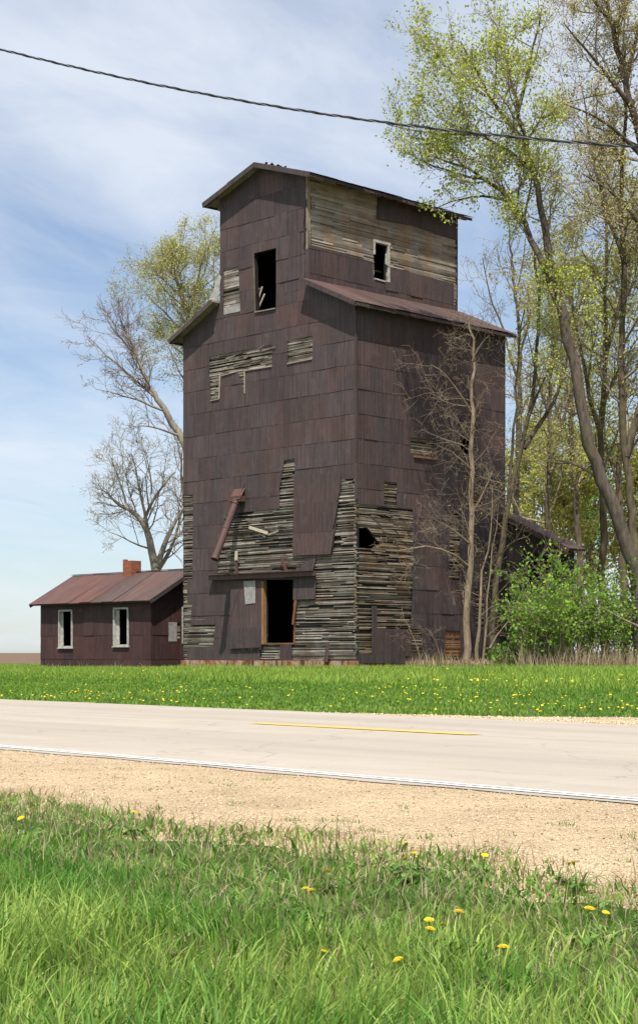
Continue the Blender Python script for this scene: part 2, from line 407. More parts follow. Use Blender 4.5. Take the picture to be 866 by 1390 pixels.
# key dimensions (local x = -t, heights in world z)
WB = 8.94; DB = 7.78; TX0, TX1 = -6.86, -2.30; TC = (TX0+TX1)/2
E = EYE; ZB = .58                         # siding bottom
ZE = 11.70+E; SL = .46; OV = .36         # shoulder eave height at x=+OV
def zsh(x): return ZE+SL*(OV-x) if x > TC else ZE+SL*(x+WB+OV)
ZR = 17.33+E; SLT = .33
def ztw(x): return ZR-SLT*abs(x-TC)

ele = empty('grain_elevator', (CL.x, CL.y, 0), RZ)
tag(ele, 'tall abandoned wooden grain elevator clad in peeling rusty steel sheets', 'grain elevator')

door = fbox(359.7, 787, 399.6, 873.5)
win_tower_front = FP([(345.5, 343.5), (375.8, 336), (375.4, 418.5), (347.5, 423.7)])
hatch = FP([(398.6, 455), (398.7, 455), (398.7, 455.1), (398.6, 455.1)])
front_open = [door, win_tower_front]
front_holes = [
    FP([(304.5, 365), (324.5, 361), (327, 425), (304, 428)]),
    FP([(285, 484), (370, 467.6), (370, 497.6), (284, 512)]),
    FP([(285.5, 508), (300, 508), (299, 541), (287, 543.5)]),
    FP([(322.5, 501), (333.5, 499), (333.5, 534)]),
    FP([(391, 461.5), (425, 455.5), (425, 487), (391, 494)]),
    FP([(247, 671.5), (263, 671.5), (262, 786), (247, 786)]),
    FP([(247, 785), (255, 785), (255, 899), (247, 899)]),
    FP([(247, 817), (262, 817), (259, 850), (247, 850)]),
    FP([(247, 849), (293, 848), (290, 878), (247, 879)]),
    FP([(387, 624.5), (401, 622), (400, 757), (380, 757), (380, 664)]),
    FP([(296.6, 699), (401, 688), (401, 780), (291.5, 787), (291.5, 760), (296.6, 742)]),
    FP([(464, 650), (486, 648), (486, 900), (452, 900), (452, 752)]),
    FP([(399, 753), (453, 751), (453, 900), (399, 900)]),
    FP([(353.7, 875), (402, 873), (402, 899), (353.7, 899)]),
    FP([(315.6, 788), (360, 788), (360, 879), (315.6, 879)]),
]
body = [(-WB, ZB), (0, ZB), (0, zsh(0)-.03), (TX1, zsh(TX1)-.03), (TX0, zsh(TX0)-.03), (-WB, zsh(-WB)-.03)]
tower = [(TX0, 12.6+E), (TX1, 12.6+E), (TX1, ztw(TX1)-.07), (TC, ztw(TC)-.07), (TX0, ztw(TX0)-.07)]
ZSPLIT = 12.6+E
# backing shell of the walls (near black, shade painted in for the gaps)
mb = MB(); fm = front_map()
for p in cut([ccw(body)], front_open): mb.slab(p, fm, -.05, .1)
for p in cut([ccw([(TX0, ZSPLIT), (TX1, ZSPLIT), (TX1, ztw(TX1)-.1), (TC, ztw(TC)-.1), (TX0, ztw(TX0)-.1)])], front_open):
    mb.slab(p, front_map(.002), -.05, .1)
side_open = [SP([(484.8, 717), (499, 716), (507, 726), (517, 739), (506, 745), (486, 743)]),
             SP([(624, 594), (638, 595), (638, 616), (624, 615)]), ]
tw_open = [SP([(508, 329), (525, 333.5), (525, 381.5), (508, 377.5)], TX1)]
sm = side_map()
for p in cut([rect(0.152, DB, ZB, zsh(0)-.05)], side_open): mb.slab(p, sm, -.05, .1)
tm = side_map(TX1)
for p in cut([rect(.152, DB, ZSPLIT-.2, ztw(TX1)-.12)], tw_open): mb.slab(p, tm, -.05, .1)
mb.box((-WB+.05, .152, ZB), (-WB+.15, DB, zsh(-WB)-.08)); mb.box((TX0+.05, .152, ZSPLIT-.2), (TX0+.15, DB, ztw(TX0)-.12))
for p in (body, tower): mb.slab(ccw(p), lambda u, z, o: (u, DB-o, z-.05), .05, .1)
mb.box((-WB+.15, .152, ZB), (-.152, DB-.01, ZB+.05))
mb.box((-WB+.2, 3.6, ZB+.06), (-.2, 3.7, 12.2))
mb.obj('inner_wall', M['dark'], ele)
# crib boards, one part per wall
mb = MB(); boards(mb, front_holes[1:], [door], fm, ZB, 12.2, -WB, 0, .045, 4, .032, .06, .03)
mb.obj('board_wall', M['wood'], ele)
mb = MB(); boards(mb, front_holes[:1], front_open, fm, 12.0, 15.6, TX0, TX0+1.4, .085, 9, .012, .02)
mb.obj('board_patch', M['wood'], ele)
side_holes = [
    SP([(520.5, 653.6), (537.6, 655.5), (537.6, 687.5), (520.5, 685.5)]),
    SP([(482, 683), (560, 691), (560, 770), (557, 855), (482, 852)]),
    SP([(482, 851), (509, 852), (509, 889), (482, 889)]),
    SP([(609.6, 696), (623, 698), (623, 788), (609, 787)]),
    SP([(557.7, 854), (572, 855), (572, 887), (557.7, 886)]),
    SP([(632, 671), (653, 673), (653, 693), (632, 692)]),
    SP([(556, 594), (588, 597), (587, 618), (556, 615)]),
    SP([(645, 800), (656, 800), (656, 850), (645, 850)]),
] + side_open
orange_hole = SP([(603.6, 856), (623.7, 857), (623.7, 898), (603.6, 898)])
mb = MB(); boards(mb, side_holes, side_open, sm, ZB, 12.2, 0, DB, .045, 14, .032, .07, .03)
mb.obj('board_wall', M['wood_side'], ele)['label'] = 'browner weathered boards of the side wall'
mb = MB(); boards(mb, [orange_hole], side_open, side_map(.012), ZB, 1.9, orange_hole[0][0]-.1, orange_hole[1][0]+.1, .08, 5, .01, .02, th=.03)
mb.obj('board_patch', M['wood_orange'], ele)['label'] = 'orange stained boards low on the side wall'
tw_holes = [SP(p, TX1) for p in (
    [(416, 232), (512.7, 255), (507, 355), (419.5, 331.5)],
    [(506, 296), (559, 306), (559, 370), (506, 356)],
    [(558, 306), (626, 327), (626, 387), (558, 370)],
    [(615.5, 380), (626, 382), (626, 416), (615.5, 413)],
    [(506, 324), (529, 330), (529, 383), (506, 379)])]
mb = MB(); boards(mb, tw_holes, tw_open, tm, ZSPLIT, ztw(TX1)-.1, .10, DB, .095, 24, .010, -1, .01, .04)
mb.obj('board_wall', M['wood_tower'], ele)['label'] = 'rust stained clapboards of the tower side'
# steel sheets
mb = MB()
sheets(mb, body, front_holes+[door, win_tower_front, rect(TX0-.001, TX1+.001, ZSPLIT+.02, 14)], fm, ZB, 13.6, -WB, 0, .83, .66, 5)
sheets(mb, [(TX0, ZSPLIT+.0), (TX1, ZSPLIT+.0), (TX1, ztw(TX1)-.07), (TC, ztw(TC)-.07), (TX0, ztw(TX0)-.07)], front_holes+front_open, fm, ZSPLIT-.37, 18.5, TX0, TX1, .80, .66, 6)
mb.obj('steel_siding', M['rust'], ele)
mb = MB()
sheets(mb, rect(0, DB, ZB, zsh(0)-.04), side_holes+[orange_hole], sm, ZB, 12.4, 0, DB, .83, .66, 15)
sheets(mb, rect(0, DB, ZSPLIT-.3, ztw(TX1)-.1), tw_holes+tw_open, tm, ZSPLIT-.3, 17.4, 0, DB, .86, .66, 16)
mb.obj('steel_siding', M['rust'], ele)
mb = MB()
lm = lambda u, z, o: (-WB-o, DB-u, z)
sheets(mb, rect(0, DB, ZB, zsh(-WB)-.06), [], lm, ZB, 12.4, 0, DB, .86, .66, 25)
sheets(mb, rect(0, DB, ZSPLIT-.2, ztw(TX0)-.1), [], lambda u, z, o: (TX0-o, DB-u, z), ZSPLIT-.2, 17.4, 0, DB, .86, .66, 26)
bm_ = lambda u, z, o: (-u, DB+.05+o, z)
sheets(mb, [(-a, b) for a, b in body], [], bm_, ZB, 13.6, 0, WB, .86, .66, 27)
sheets(mb, [(-a, b) for a, b in tower], [], bm_, ZSPLIT, 18.5, -TX1, -TX0, .86, .66, 28)
mb.obj('steel_siding', M['rust'], ele)
# corner trim strips
mb = MB()
mb.box((-.005, -.062, 7.2), (.062, -.055, 12.3)); mb.box((.056, -.055, 7.2), (.062, .03, 12.3)); mb.obj('corner_trim', M['rust'], ele)
mb = MB(); mb.box((-.005, -.066, 5.98), (.066, -.059, 7.19)); mb.box((.059, -.059, 5.98), (.066, .03, 7.19)); mb.obj('corner_trim', M['rust'], ele)
mb = MB(); mb.box((TX1-.06, -.04, 14.76), (TX1+.02, .099, ztw(TX1)-.12)); mb.obj('corner_post', M['wood_side'], ele)
mb = MB(); mb.box((TX1-.03, -.06, ZSPLIT+.3), (TX1+.06, -.055, 14.75)); mb.box((TX1+.055, -.055, ZSPLIT+.3), (TX1+.06, .05, 14.75))
mb.obj('corner_trim', M['rust'], ele)

# separate and loose sheets on the front
def loose(pts, off, name='loose_sheet', mat='rust', plane='f', tilt=0, label=None):
    mb = MB(); pp = ccw(FP(pts) if plane == 'f' else SP(pts) if plane == 's' else SP(pts, TX1))
    zt = max(p[1] for p in pp)
    mp = fm if plane == 'f' else sm if plane == 's' else tm
    mb.slab(pp, mp, lambda u, z: off+(zt-z)*tilt, .006)
    o = mb.obj(name, M[mat], ele)
    if label: o['label'] = label
    return o
loose([(400.2, 646), (464, 641), (462.6, 667), (458, 684), (400.2, 686)], .055)
loose([(400.2, 683.5), (461, 682), (453.5, 721), (399.8, 724)], .062, tilt=.02)
loose([(399.8, 720), (456, 718), (451.5, 752.5), (399.8, 754.5)], .075, tilt=.03)
loose([(404, 771), (431, 754), (425.5, 777), (400.5, 780)], .05)
loose([(400.0, 782), (430.5, 779.5), (430.5, 813), (400.0, 814.5)], .06, tilt=.04)
loose([(381.5, 876), (397, 874.5), (397, 897), (381, 897)], .05)
loose([(503.3, 822.6), (510, 823), (510, 890), (503.3, 889)], .05, plane='s')
loose([(508.5, 855), (556.5, 856.5), (556.5, 891), (508.5, 890)], .06, plane='s')
loose([(484.6, 888), (548, 889), (548, 901), (484.6, 900)], .075, plane='s')
loose([(512.7, 268), (559, 281), (559, 305.5), (512.7, 297)], .05, plane='t')
loose([(322, 703), (325, 702.5), (325, 697), (322, 698)], .05)
# crumpled bits: corner flap on the tower, curled sheet by the footing
mb = MB(); a = on_front(298.5, 372)[0]
mb.face([(TX0-.02, -.06, 14.62), (TX0-.30, -.22, 13.75), (TX0-.06, -.12, 13.45), (TX0+.10, -.06, 14.5)])
mb.face([(TX0+.10, -.066, 14.5), (TX0-.06, -.126, 13.45), (TX0-.30, -.226, 13.75), (TX0-.02, -.066, 14.62)])
mb.obj('torn_sheet', M['tin'], ele)['label'] = 'pale torn sheet hanging off the tower corner'
mb = MB(); x0 = on_front(304.5, 420)[0]; x1 = on_front(327, 420)[0]
mb.slab(ccw(FP([(304.5, 418), (327, 413), (327, 422), (304.5, 427)])), fm, .03, .01)
mb.obj('torn_sheet', M['tin'], ele)['label'] = 'pale strip of sheet under the board patch'
mb = MB(); pts = []
c0 = on_front(448.5, 889)
for i in range(7):
    a_ = i/6*1.9-.6; pts.append((c0[0]-.20+i*.055, -.10-.16*math.sin(max(0, a_+.6)), 0))
for i in range(6):
    p, q = pts[i], pts[i+1]; zt = 1.02+.03*i; zt2 = 1.02+.03*(i+1)
    mb.face([(p[0], p[1], .52), (q[0], q[1], .52), (q[0]+.04, q[1]+.03, zt2), (p[0]+.04, p[1]+.03, zt)])
mb.obj('curled_sheet', M['rust'], ele)
# bent strip peeling from the tower corner
mb = MB()
for (zA, zB, k) in ((15.6, 16.5, 0), (14.9, 15.7, 1)):
    mb.face([(TX1-.16, -.07, zA), (TX1+.02, -.20+.03*k, zA+.05), (TX1+.04, -.17, zB), (TX1-.10, -.07, zB-.05)])
    mb.face([(TX1-.10, -.075, zB-.05), (TX1+.04, -.175, zB), (TX1+.02, -.205+.03*k, zA+.05), (TX1-.16, -.075, zA)])
mb.obj('peeling_strip', M['rust'], ele)
# sliding door and its track, jamb, patched panel
dr = MB()
pp = ccw(FP([(315.6, 789), (357.5, 788), (357.5, 853), (315.6, 856)])); dr.slab(pp, fm, .10, .03)
pp = ccw(FP([(315.6, 854), (357.5, 851), (357.5, 879), (315.6, 881)])); dr.slab(pp, fm, .112, .03)
slid = dr.obj('sliding_door', M['rust'], ele)
mb = MB(); mb.slab(ccw(FP([(334, 789), (350, 788.5), (350, 819), (336.5, 820.5)])), fm, .122, .006)
mb.obj('patch', M['tin'], slid)['label'] = 'pale tin patch at the top of the door'
mb = MB(); jx = on_front(357.5, 800)[0]; jx2 = on_front(360.4, 800)[0]; zb = on_front(359, 875)[1]; zt = on_front(359, 789)[1]
mb.box((jx+.004, -.10, zb), (jx2, .05, zt)); jx3 = on_front(399.8, 800)[0]
mb.box((jx3-.01, -.045, zb+.02), (jx3+.05, .0, zt)); mb.box((jx2+.002, -.03, zb), (jx3-.012, .1, zb+.05))
mb.obj('door_frame', M['wood_orange'], ele)
mb = MB(); a = on_front(290, 785); b = on_front(432, 778.5)
mb.bar((a[0], -.17, a[1]), (b[0], -.17, b[1]+.0), .14, .17); mb.bar((a[0]+.02, -.27, a[1]+.10), (b[0]+.02, -.27, b[1]+.10), .10, .03)
mb.obj('door_track', M['pipe'], ele)
mb = MB()
def fb(px, py, off): u, z = on_front(px, py); return (u, -off, z)
mb.bar(fb(401, 848, .12), fb(404.5, 815, .10), .09, .04, (0, 1, 0))
mb.obj('leaning_board', M['wood_orange'], ele)
for pa, pb, o1, o2, w, mt in (((391, 776), (385.5, 756), .08, .16, .12, 'pipe'), ((322.6, 778), (322.6, 762), .06, .06, .14, 'pipe'), ((322.6, 762), (322.6, 748), .07, .07, .14, 'wood_pale'),
                      ((341, 716), (366, 724), .10, .08, .10, 'wood_pale'), ((366, 726), (380, 721), .06, .10, .07, 'wood'), ((350, 722), (362, 729), .05, .05, .06, 'wood')):
    mb = MB(); mb.bar(fb(pa[0], pa[1], o1), fb(pb[0], pb[1], o2), w, .03, (0, 1, 0)); mb.obj('loose_board', M[mt], ele)
for k in range(16):
    mb = MB()
    px = random.uniform(300, 398); py = random.uniform(703, 778); L = random.uniform(6, 16)
    mb.bar(fb(px, py, .05), fb(px+L, py-random.uniform(.2, 2.5), random.uniform(.05, .12)), .03, .018, (0, 1, 0)); mb.obj('splintered_board', M['wood'], ele)
for k in range(14):
    mb = MB()
    px = random.uniform(288, 360); py = 505-(px-288)*.23-random.uniform(0, 18); L = random.uniform(6, 22)
    mb.bar(fb(px, py, .04), fb(px+L, py-L*.2-random.uniform(-1.5, 2.5), random.uniform(.05, .14)), .03, .015, (0, 1, 0)); mb.obj('splintered_board', M['wood'], ele)
# edge battens of light wood under the torn slots
for (a, b, c, d) in ((391, 494, 425, 487), (333.5, 503, 370, 497), (302, 510, 322, 504.5), (300, 509, 299, 541), (287, 544, 299, 541.5), (333.5, 503, 333.5, 534)):
    mb = MB(); mb.bar(fb(a, b, .055), fb(c, d, .055), .02, .028, (0, 1, 0)); mb.obj('batten', M['wood_pale'], ele)
# grain chute with hood
mb = MB(); A = Vector(fb(327, 676, .16)); ct = on_front(312, 740)
B0 = Vector((on_front(300, 760)[0]-1.00, -1.55, 0))
# chute foot hangs about 1.3 m off the wall, seen at (291.5, 759)
u, z = on_front(291.5, 759.5, -1.35); B = Vector((u, -1.35, z))
n_ = 24; pts = [A.lerp(B, i/(n_-1)) for i in range(n_)]
mb.tube(pts, [.125 if i not in (0, n_-1) else .135 for i in range(n_)], 14)
ch = mb.obj('grain_chute', M['pipe'], ele, True)
for f0, f1, cr in ((.992, 1.0, .15), (.5, .51, .135), (.1, .11, .15)):
    mb = MB(); mb.tube([A.lerp(B, f0), A.lerp(B, f1)], [cr, cr+.003], 14); mb.obj('collar', M['pipe'], ch)
mb = MB(); h0 = on_front(319.5, 666); h1 = on_front(334.5, 678)
mb.face([(h0[0], -.05, h0[1]+.05), (h1[0], -.05, h0[1]+.05), (h1[0]+.02, -.32, h1[1]+.02), (h0[0]-.02, -.32, h1[1]-.05)][::-1])
mb.box((h0[0], -.30, h1[1]-.08), (h1[0], -.05, h1[1]+.12))
mb.obj('hood', M['pipe'], ch)
mb = MB(); mb.tube([B+Vector((0, 0, 0)), Vector((B.x+.05, -.30, a[1] if False else on_front(290, 785)[1]))], [.012, .012], 5); mb.obj('brace', M['pipe'], ch)
mb = MB(); mb.tube([fb(331.5, 654, .04), fb(331.8, 676, .20)], [.02, .02], 6)
mb.obj('brace', M['pipe'], ch)
# orange angle under the ragged lower edge of the door
mb = MB()
for k in range(22):
    px = 317+k*1.85; mb.slab(ccw(FP([(px, 878), (px+1.9, 878), (px+random.uniform(0, 2), 881+random.uniform(0, 3))])), fm, .10, .02)
mb.obj('ragged_edge', M['rust'], slid)
# window of the tower front: frame edge, planks inside
mb = MB(); q = win_tower_front
mb.bar((q[3][0], -.06, q[3][1]), (q[2][0], -.06, q[2][1]), .05, .04); 
mb.bar((q[3][0]+.02, -.05, q[3][1]), (q[0][0]+.0, -.05, q[0][1]), .04, .04, (0, 1, 0))
mb.obj('window_frame', M['wood'], ele)
mb = MB()
for (a, b, c, d) in ((349, 412, 357, 389), (351, 418, 360, 399), (348.5, 404, 353, 391)):
    u1, z1 = on_front(a, b, .35); u2, z2 = on_front(c, d, .35); mb.bar((u1, .35, z1), (u2, .32, z2), .07, .03, (0, 1, 0))
mb.obj('inner_plank', M['wood_pale'], ele)
# tower side window
wf = MB(); f4 = lambda px, py, o: (TX1+o, *on_side(px, py, TX1))
for (a, b, c, d, w) in ((526.6, 333, 526.6, 383, .11), (507.2, 327, 507.2, 345, .07), (506, 326, 529, 331.5, .09), (508, 378, 522, 382, .05)):
    P1 = f4(a, b, .035); P2 = f4(c, d, .035); wf.bar(P1, P2, .04, w, (0, 1, 0) if abs(a-c) < 1 else (0, 0, 1)) if abs(a-c) >= 1 else wf.bar(P1, P2, w, .04, (1, 0, 0))
wfo = wf.obj('window_frame', M['paint'], ele)
mb = MB(); P1 = f4(523.5, 348, .03); P2 = f4(527, 348, .03); P3 = f4(526.5, 363, .03)
mb.slab(ccw(SP([(521.8, 344), (527.5, 345), (527.5, 363), (521.5, 358)], TX1)), tm, .065, .02)
mb.obj('shutter_scrap', M['paint'], wfo)
mb = MB(); mb.box((TX1-.6, on_side(508, 360, TX1)[0]-.1, on_side(515, 362, TX1)[1]-.03), (TX1-.5, on_side(525, 360, TX1)[0]+.3, on_side(515, 362, TX1)[1]+.03)); mb.obj('cross_board', M['wood'], wfo)
# boards in the hole of the side wall
for k in range(16):
    mb = MB()
    px = random.uniform(503, 545); py = 716+random.uniform(-22, 42)+(px-486)*.1; L = random.uniform(5, 22)
    p = on_side(px, py); q = on_side(min(px+L, 558), py+random.uniform(0, 4)); mb.bar((.03, p[0], p[1]), (random.uniform(.03, .12), q[0], q[1]), .025, .02, (1, 0, 0)); mb.obj('splintered_board', M['wood_side'], ele)
mb = MB(); p = on_side(560, 619.5); q = on_side(590, 623); mb.bar((.07, p[0], p[1]), (.07, q[0], q[1]), .05, .07); mb.obj('ledge_board', M['wood_orange'], ele)

# ---- roofs
def roof_sheets(mb, P0, U, V, lu, lv, sw, rows, seed, th=.012, jag=.04):
    """P0 corner, U along eave, V up slope, made of lapped sheets"""
    R = random.Random(seed); U = Vector(U).normalized(); V = Vector(V).normalized(); N = U.cross(V)
    if N.z < 0: N = -N
    P0 = Vector(P0); h = lv/rows
    for r in range(rows):
        u = 0; first = True
        while u < lu-.01:
            w = min(sw, lu-u); o0 = R.uniform(0, .012); lift = R.uniform(.008, .03)
            j0 = R.uniform(0, jag) if r == 0 else .03
            v0 = r*h-j0; v1 = (r+1)*h
            ct = [(u, v0), (u+w-.002, v0+R.uniform(-.01, .01)), (u+w-.002, v1), (u, v1)]
            if (U.cross(V)-N).length > .1: ct = ct[::-1]
            mb.slab(ct, lambda a, b, o: P0+U*a+V*b+N*o, lambda a, b: .012+o0+(v1-b)/h*lift, th, (R.random(), R.random()))
            u += w
OF = .40
# shoulder roofs (right, left) with wooden deck and barge boards
def deck(mb, pts, th):                   # quad slab, thickness downwards
    a = [Vector(p) for p in pts]; n = (a[1]-a[0]).cross(a[3]-a[0]).normalized()
    if n.z < 0: n = -n
    b = [p-n*th for p in a]; mb.face(a); mb.face(b[::-1])
    for i in range(4): j = (i+1) % 4; mb.face([a[j], a[i], b[i], b[j]])
for sgn, nm in ((1, 'right'), (-1, 'left')):
    X0 = OV if sgn > 0 else -WB-OV; X1 = TX1+.02 if sgn > 0 else TX0-.02
    z0 = ZE; z1 = zsh(X1)
    mb = MB(); deck(mb, [(X0, -OF, z0-.02), (X0, DB+.25, z0-.02), (X1, DB+.25, z1-.02), (X1, -OF, z1-.02)], .035)
    for k in range(14):                  # rafter ends under the eave
        y = -.3+k*.62; mb.bar((X0-sgn*.05, y, z0-.10), (X0-sgn*.5, y, z0-.10+.45*SL), .04, .09)
    d = mb.obj('shoulder_roof', M['wood'], ele)
    mb = MB(); roof_sheets(mb, (X0+sgn*.02, -OF-.02, z0-.012), (0, 1, 0), (X1-X0, 0, z1-z0), DB+.3+OF, math.hypot(X1-X0, z1-z0), .66, 1, 31+sgn, jag=.05)
    mb.obj('roof_sheet', M['rust_roof'], d)
    mb = MB(); mb.bar((X0+sgn*.01, -OF-.03, z0-.07), (X1, -OF-.03, z1-.07), .03, .15)
    mb.bar((X0+sgn*.022, -OF, z0-.085), (X0+sgn*.022, DB+.25, z0-.085), .02, .10)
    mb.obj('fascia', M['rust'], d)
# tower roof
mb = MB(); EX = 2.78
for sgn in (1, -1):
    xe = TC+sgn*EX; ze = ztw(xe)
    deck(mb, [(xe, -OF, ze-.02), (xe, DB+.3, ze-.02), (TC, DB+.3, ZR-.02), (TC, -OF, ZR-.02)], .035)
    for k in range(15):
        y = -.3+k*.58; mb.bar((xe-sgn*.05, y, ze-.10), (xe-sgn*.6, y, ze-.10+.55*SLT), .05, .10)
tr = mb.obj('tower_roof', M['wood'], ele)
mb = MB()
for sgn in (1, -1):
    xe = TC+sgn*(EX+.03); ze = ztw(xe)
    roof_sheets(mb, (xe, -OF-.03, ze-.01), (0, 1, 0), (TC-xe, 0, ZR-ze), DB+.36+OF, math.hypot(TC-xe, ZR-ze), .66, 2, 41+sgn, jag=.07)
mb.obj('roof_sheet', M['rust_roof'], tr)
mb = MB()
for sgn in (1, -1):
    xe = TC+sgn*EX; ze = ztw(xe)
    mb.bar((xe+sgn*.02, -OF-.02, ze-.085), (TC, -OF-.02, ZR-.085), .03, .17)
    y = -OF
    while y < DB+.2:                      # worn eave boards with gaps
        L = random.uniform(.8, 2.0); mb.bar((xe+sgn*.012, y, ze-.085+random.uniform(-.02, .02)), (xe+sgn*.012, min(y+L, DB+.3), ze-.085+random.uniform(-.02, .02)), .02, .10); y += L+random.uniform(0, .08)
mb.obj('fascia', M['rust'], tr)
for k in range(11):
    mb = MB(); y = .1+k*.13; zz = ZR+.03; dx = random.uniform(-.06, .12)
    mb.face([(TC+dx, y, zz-.03), (TC+dx+.02, y+.1, zz-.03), (TC+dx+.08, y+.12, zz+random.uniform(.03, .12)), (TC+dx+.06, y+.02, zz+random.uniform(.03, .10))]); mb.obj('torn_shingle', M['dark'], tr)
# footing
mb = MB()
mb.box((-WB-.06, -.10, -.1), (.03, .25, ZB-.01)); mb.box((-.22, .252, -.1), (.05, DB+.05, ZB-.012)); mb.box((-WB-.06, .252, -.1), (-WB+.2, DB+.05, ZB-.012)); mb.box((-WB+.2, DB-.2, -.1), (-.222, DB+.05, ZB-.014))
mb.obj('footing', M['footing'], ele)
# ---- rear lean-to on the right
Y0 = DB+.12; zw = lambda x: 5.14+E-.46*x
wall_l = MB(); wm = front_map(Y0)
hdr = [(0, 4.0+E), (2.75, zw(2.75)-1.0), (2.75, zw(2.75)-.1), (0, zw(0)-.1)]
p1 = on_front(716, 800, Y0)[0]; zh = on_front(730, 752, Y0)[1]; zh2 = on_front(764, 757, Y0)[1]
sheets(wall_l, [(-.3, .45), (p1, .45), (p1, zw(p1)-.1), (-.3, zw(-.3)-.1)], [], wm, .45, 6.6, -.3, 2.8, .9, .66, 51)
sheets(wall_l, [(p1, zh), (2.72, zh2), (2.72, zw(2.72)-.1), (p1, zw(p1)-.1)], [], wm, .45, 6.6, p1, 2.8, .9, .66, 52)
wing = empty('lean_to_wing'); wing.parent = ele
wall_l.obj('steel_siding', M['rust'], wing)
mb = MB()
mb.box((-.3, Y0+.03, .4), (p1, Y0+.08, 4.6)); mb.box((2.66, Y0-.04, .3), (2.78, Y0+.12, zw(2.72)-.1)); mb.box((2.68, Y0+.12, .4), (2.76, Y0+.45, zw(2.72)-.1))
mb.slab([(-.1, .3), (2.68, .3), (2.68, zw(2.68)-.12), (-.1, zw(-.1)-.12)], front_map(Y0+.5), 0, .06); mb.bar((p1, Y0, zh), (2.66, Y0, zh2), .06, .14)  # near black back slab paints in the shade of the opening
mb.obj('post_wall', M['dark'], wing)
mb = MB(); deck(mb, [(3.12, Y0-.35, zw(3.12)), (3.12, Y0+.62, zw(3.12)), (.0, Y0+.62, zw(0)), (.0, Y0-.35, zw(0))][:4], .05)
roof_sheets(mb, (3.14, Y0-.37, zw(3.14)+.01), (0, 1, 0), (-1, 0, .46), .98, 3.42, .98, 1, 77)
mb.bar((3.13, Y0-.38, zw(3.13)-.07), (0.05, Y0-.38, zw(.05)-.07), .03, .16); mb.obj('roof', M['rust_roof'], wing)

# ------------------------------------------------------------ office
OT0, OT1, OS0, OW = 11.5, 18.8, .5, 3.85
off = empty('office_shed', tuple(CL+XA*(-OT1)+YA*OS0), RZ)
tag(off, 'low rusty office shed with a red brick chimney on its roof', 'shed')
OL = OT1-OT0
def onO(px, py, y0=0.0):                 # pixel on the office front, in office coordinates
    x, z = on_front(px, py, OS0+y0); return (x+OT1, z)
def onOs(px, py):
    y, z = on_side(px, py, -OT0); return (y-OS0, z)
oz0 = .12; ze_ = 2.05+E; RH = OW/2; rz_ = ze_+.57*(RH+.3)
zr = lambda y: ze_+.57*(y+.3) if y < RH else ze_+.57*(OW+.3-y)
w1 = [onO(*p) for p in ((81.5, 830.5), (98.3, 830.5), (97.7, 876.5), (81.5, 877.5))]
w2 = [onO(*p) for p in ((156, 827.5), (174.3, 827.5), (174.3, 875), (156, 875.5))]
w3 = [onOs(*p) for p in ((228.5, 846), (245, 845), (245, 871), (228.5, 870.5))]
mb = MB(); m0 = front_map(0)
for p in cut([rect(0, OL, oz0, zr(0)-.02)], [w1, w2]): mb.slab(p, m0, -.01, .1)
gable = [(.1, oz0), (OW-.1, oz0), (OW-.1, zr(OW-.1)-.1), (RH, zr(RH)-.1), (.1, zr(.1)-.1)]
for p in cut([ccw(gable)], [w3]): mb.slab(p, side_map(OL), -.01, .1)
mb.slab(ccw(gable), side_map(.12), -.01, .1); mb.box((.12, OW-.1, oz0), (OL-.11, OW, zr(OW)-.1)); mb.box((.12, .1, oz0), (OL-.12, OW-.1, oz0+.05))
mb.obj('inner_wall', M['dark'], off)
mb = MB()
sheets(mb, rect(0, OL, oz0, zr(0)-.03), [w1, w2], m0, oz0-.45, 3, 0, OL, .95, .66, 61, .004)
gb = [(0, oz0), (OW, oz0), (OW, zr(OW)-.06), (RH, zr(RH)-.06), (0, zr(0)-.06)]
sheets(mb, gb, [w3], side_map(OL), oz0-.45, 4.6, 0, OW, .95, .66, 62, .004)
sheets(mb, [(OW-a, b) for a, b in gb], [], lambda u, z, o: (-o, OW-u, z), oz0-.45, 4.6, 0, OW, .95, .66, 63, .004)
sheets(mb, rect(-OL, 0, oz0, zr(0)-.03), [], lambda u, z, o: (-u, OW+o, z), oz0-.45, 3, -OL, 0, .95, .66, 64, .004)
mb.obj('steel_siding', M['rust_office'], off)
for q in (w1, w2):
    xs = [p[0] for p in q]; zs = [p[1] for p in q]; a, b, c, d = min(xs), max(xs), min(zs), max(zs)
    mb = MB(); mb.box((a-.05, -.06, c-.06), (a+.02, .06, d+.07)); mb.box((b-.02, -.06, c-.06), (b+.05, .06, d+.05))
    mb.box((a+.021, -.055, d), (b-.021, .06, d+.07)); mb.box((a-.09, -.09, c-.10), (b+.09, .06, c-.061)); mb.box((a+.021, -.055, c-.06), (b-.021, .06, c+.01))
    mb.box((a+.021, .05, c+.02), (a+(.13 if q is w1 else .20), .09, d-.02))
    mb.obj('window_frame', M['paint'], off)
xs = [p[0] for p in w3]; zs = [p[1] for p in w3]
mb = MB(); mb.box((OL-.02, min(xs), min(zs)), (OL+.02, min(xs)+.42, max(zs))); mb.obj('window_board', M['tin'], off)
mb = MB(); boards(mb, [rect(min(xs)+.4, max(xs), min(zs), max(zs))], [], side_map(OL-.03), min(zs), max(zs), min(xs)+.42, max(xs)+.02, .14, 3, .008, 0)
mb.obj('window_board', M['wood_side'], off)
p = onOs(246.7, 824); q = onOs(246.7, 874)
mb = MB(); mb.box((OL+.0, p[0], q[1]), (OL+.06, p[0]+.14, p[1])); mb.obj('door_trim', M['paint'], off)
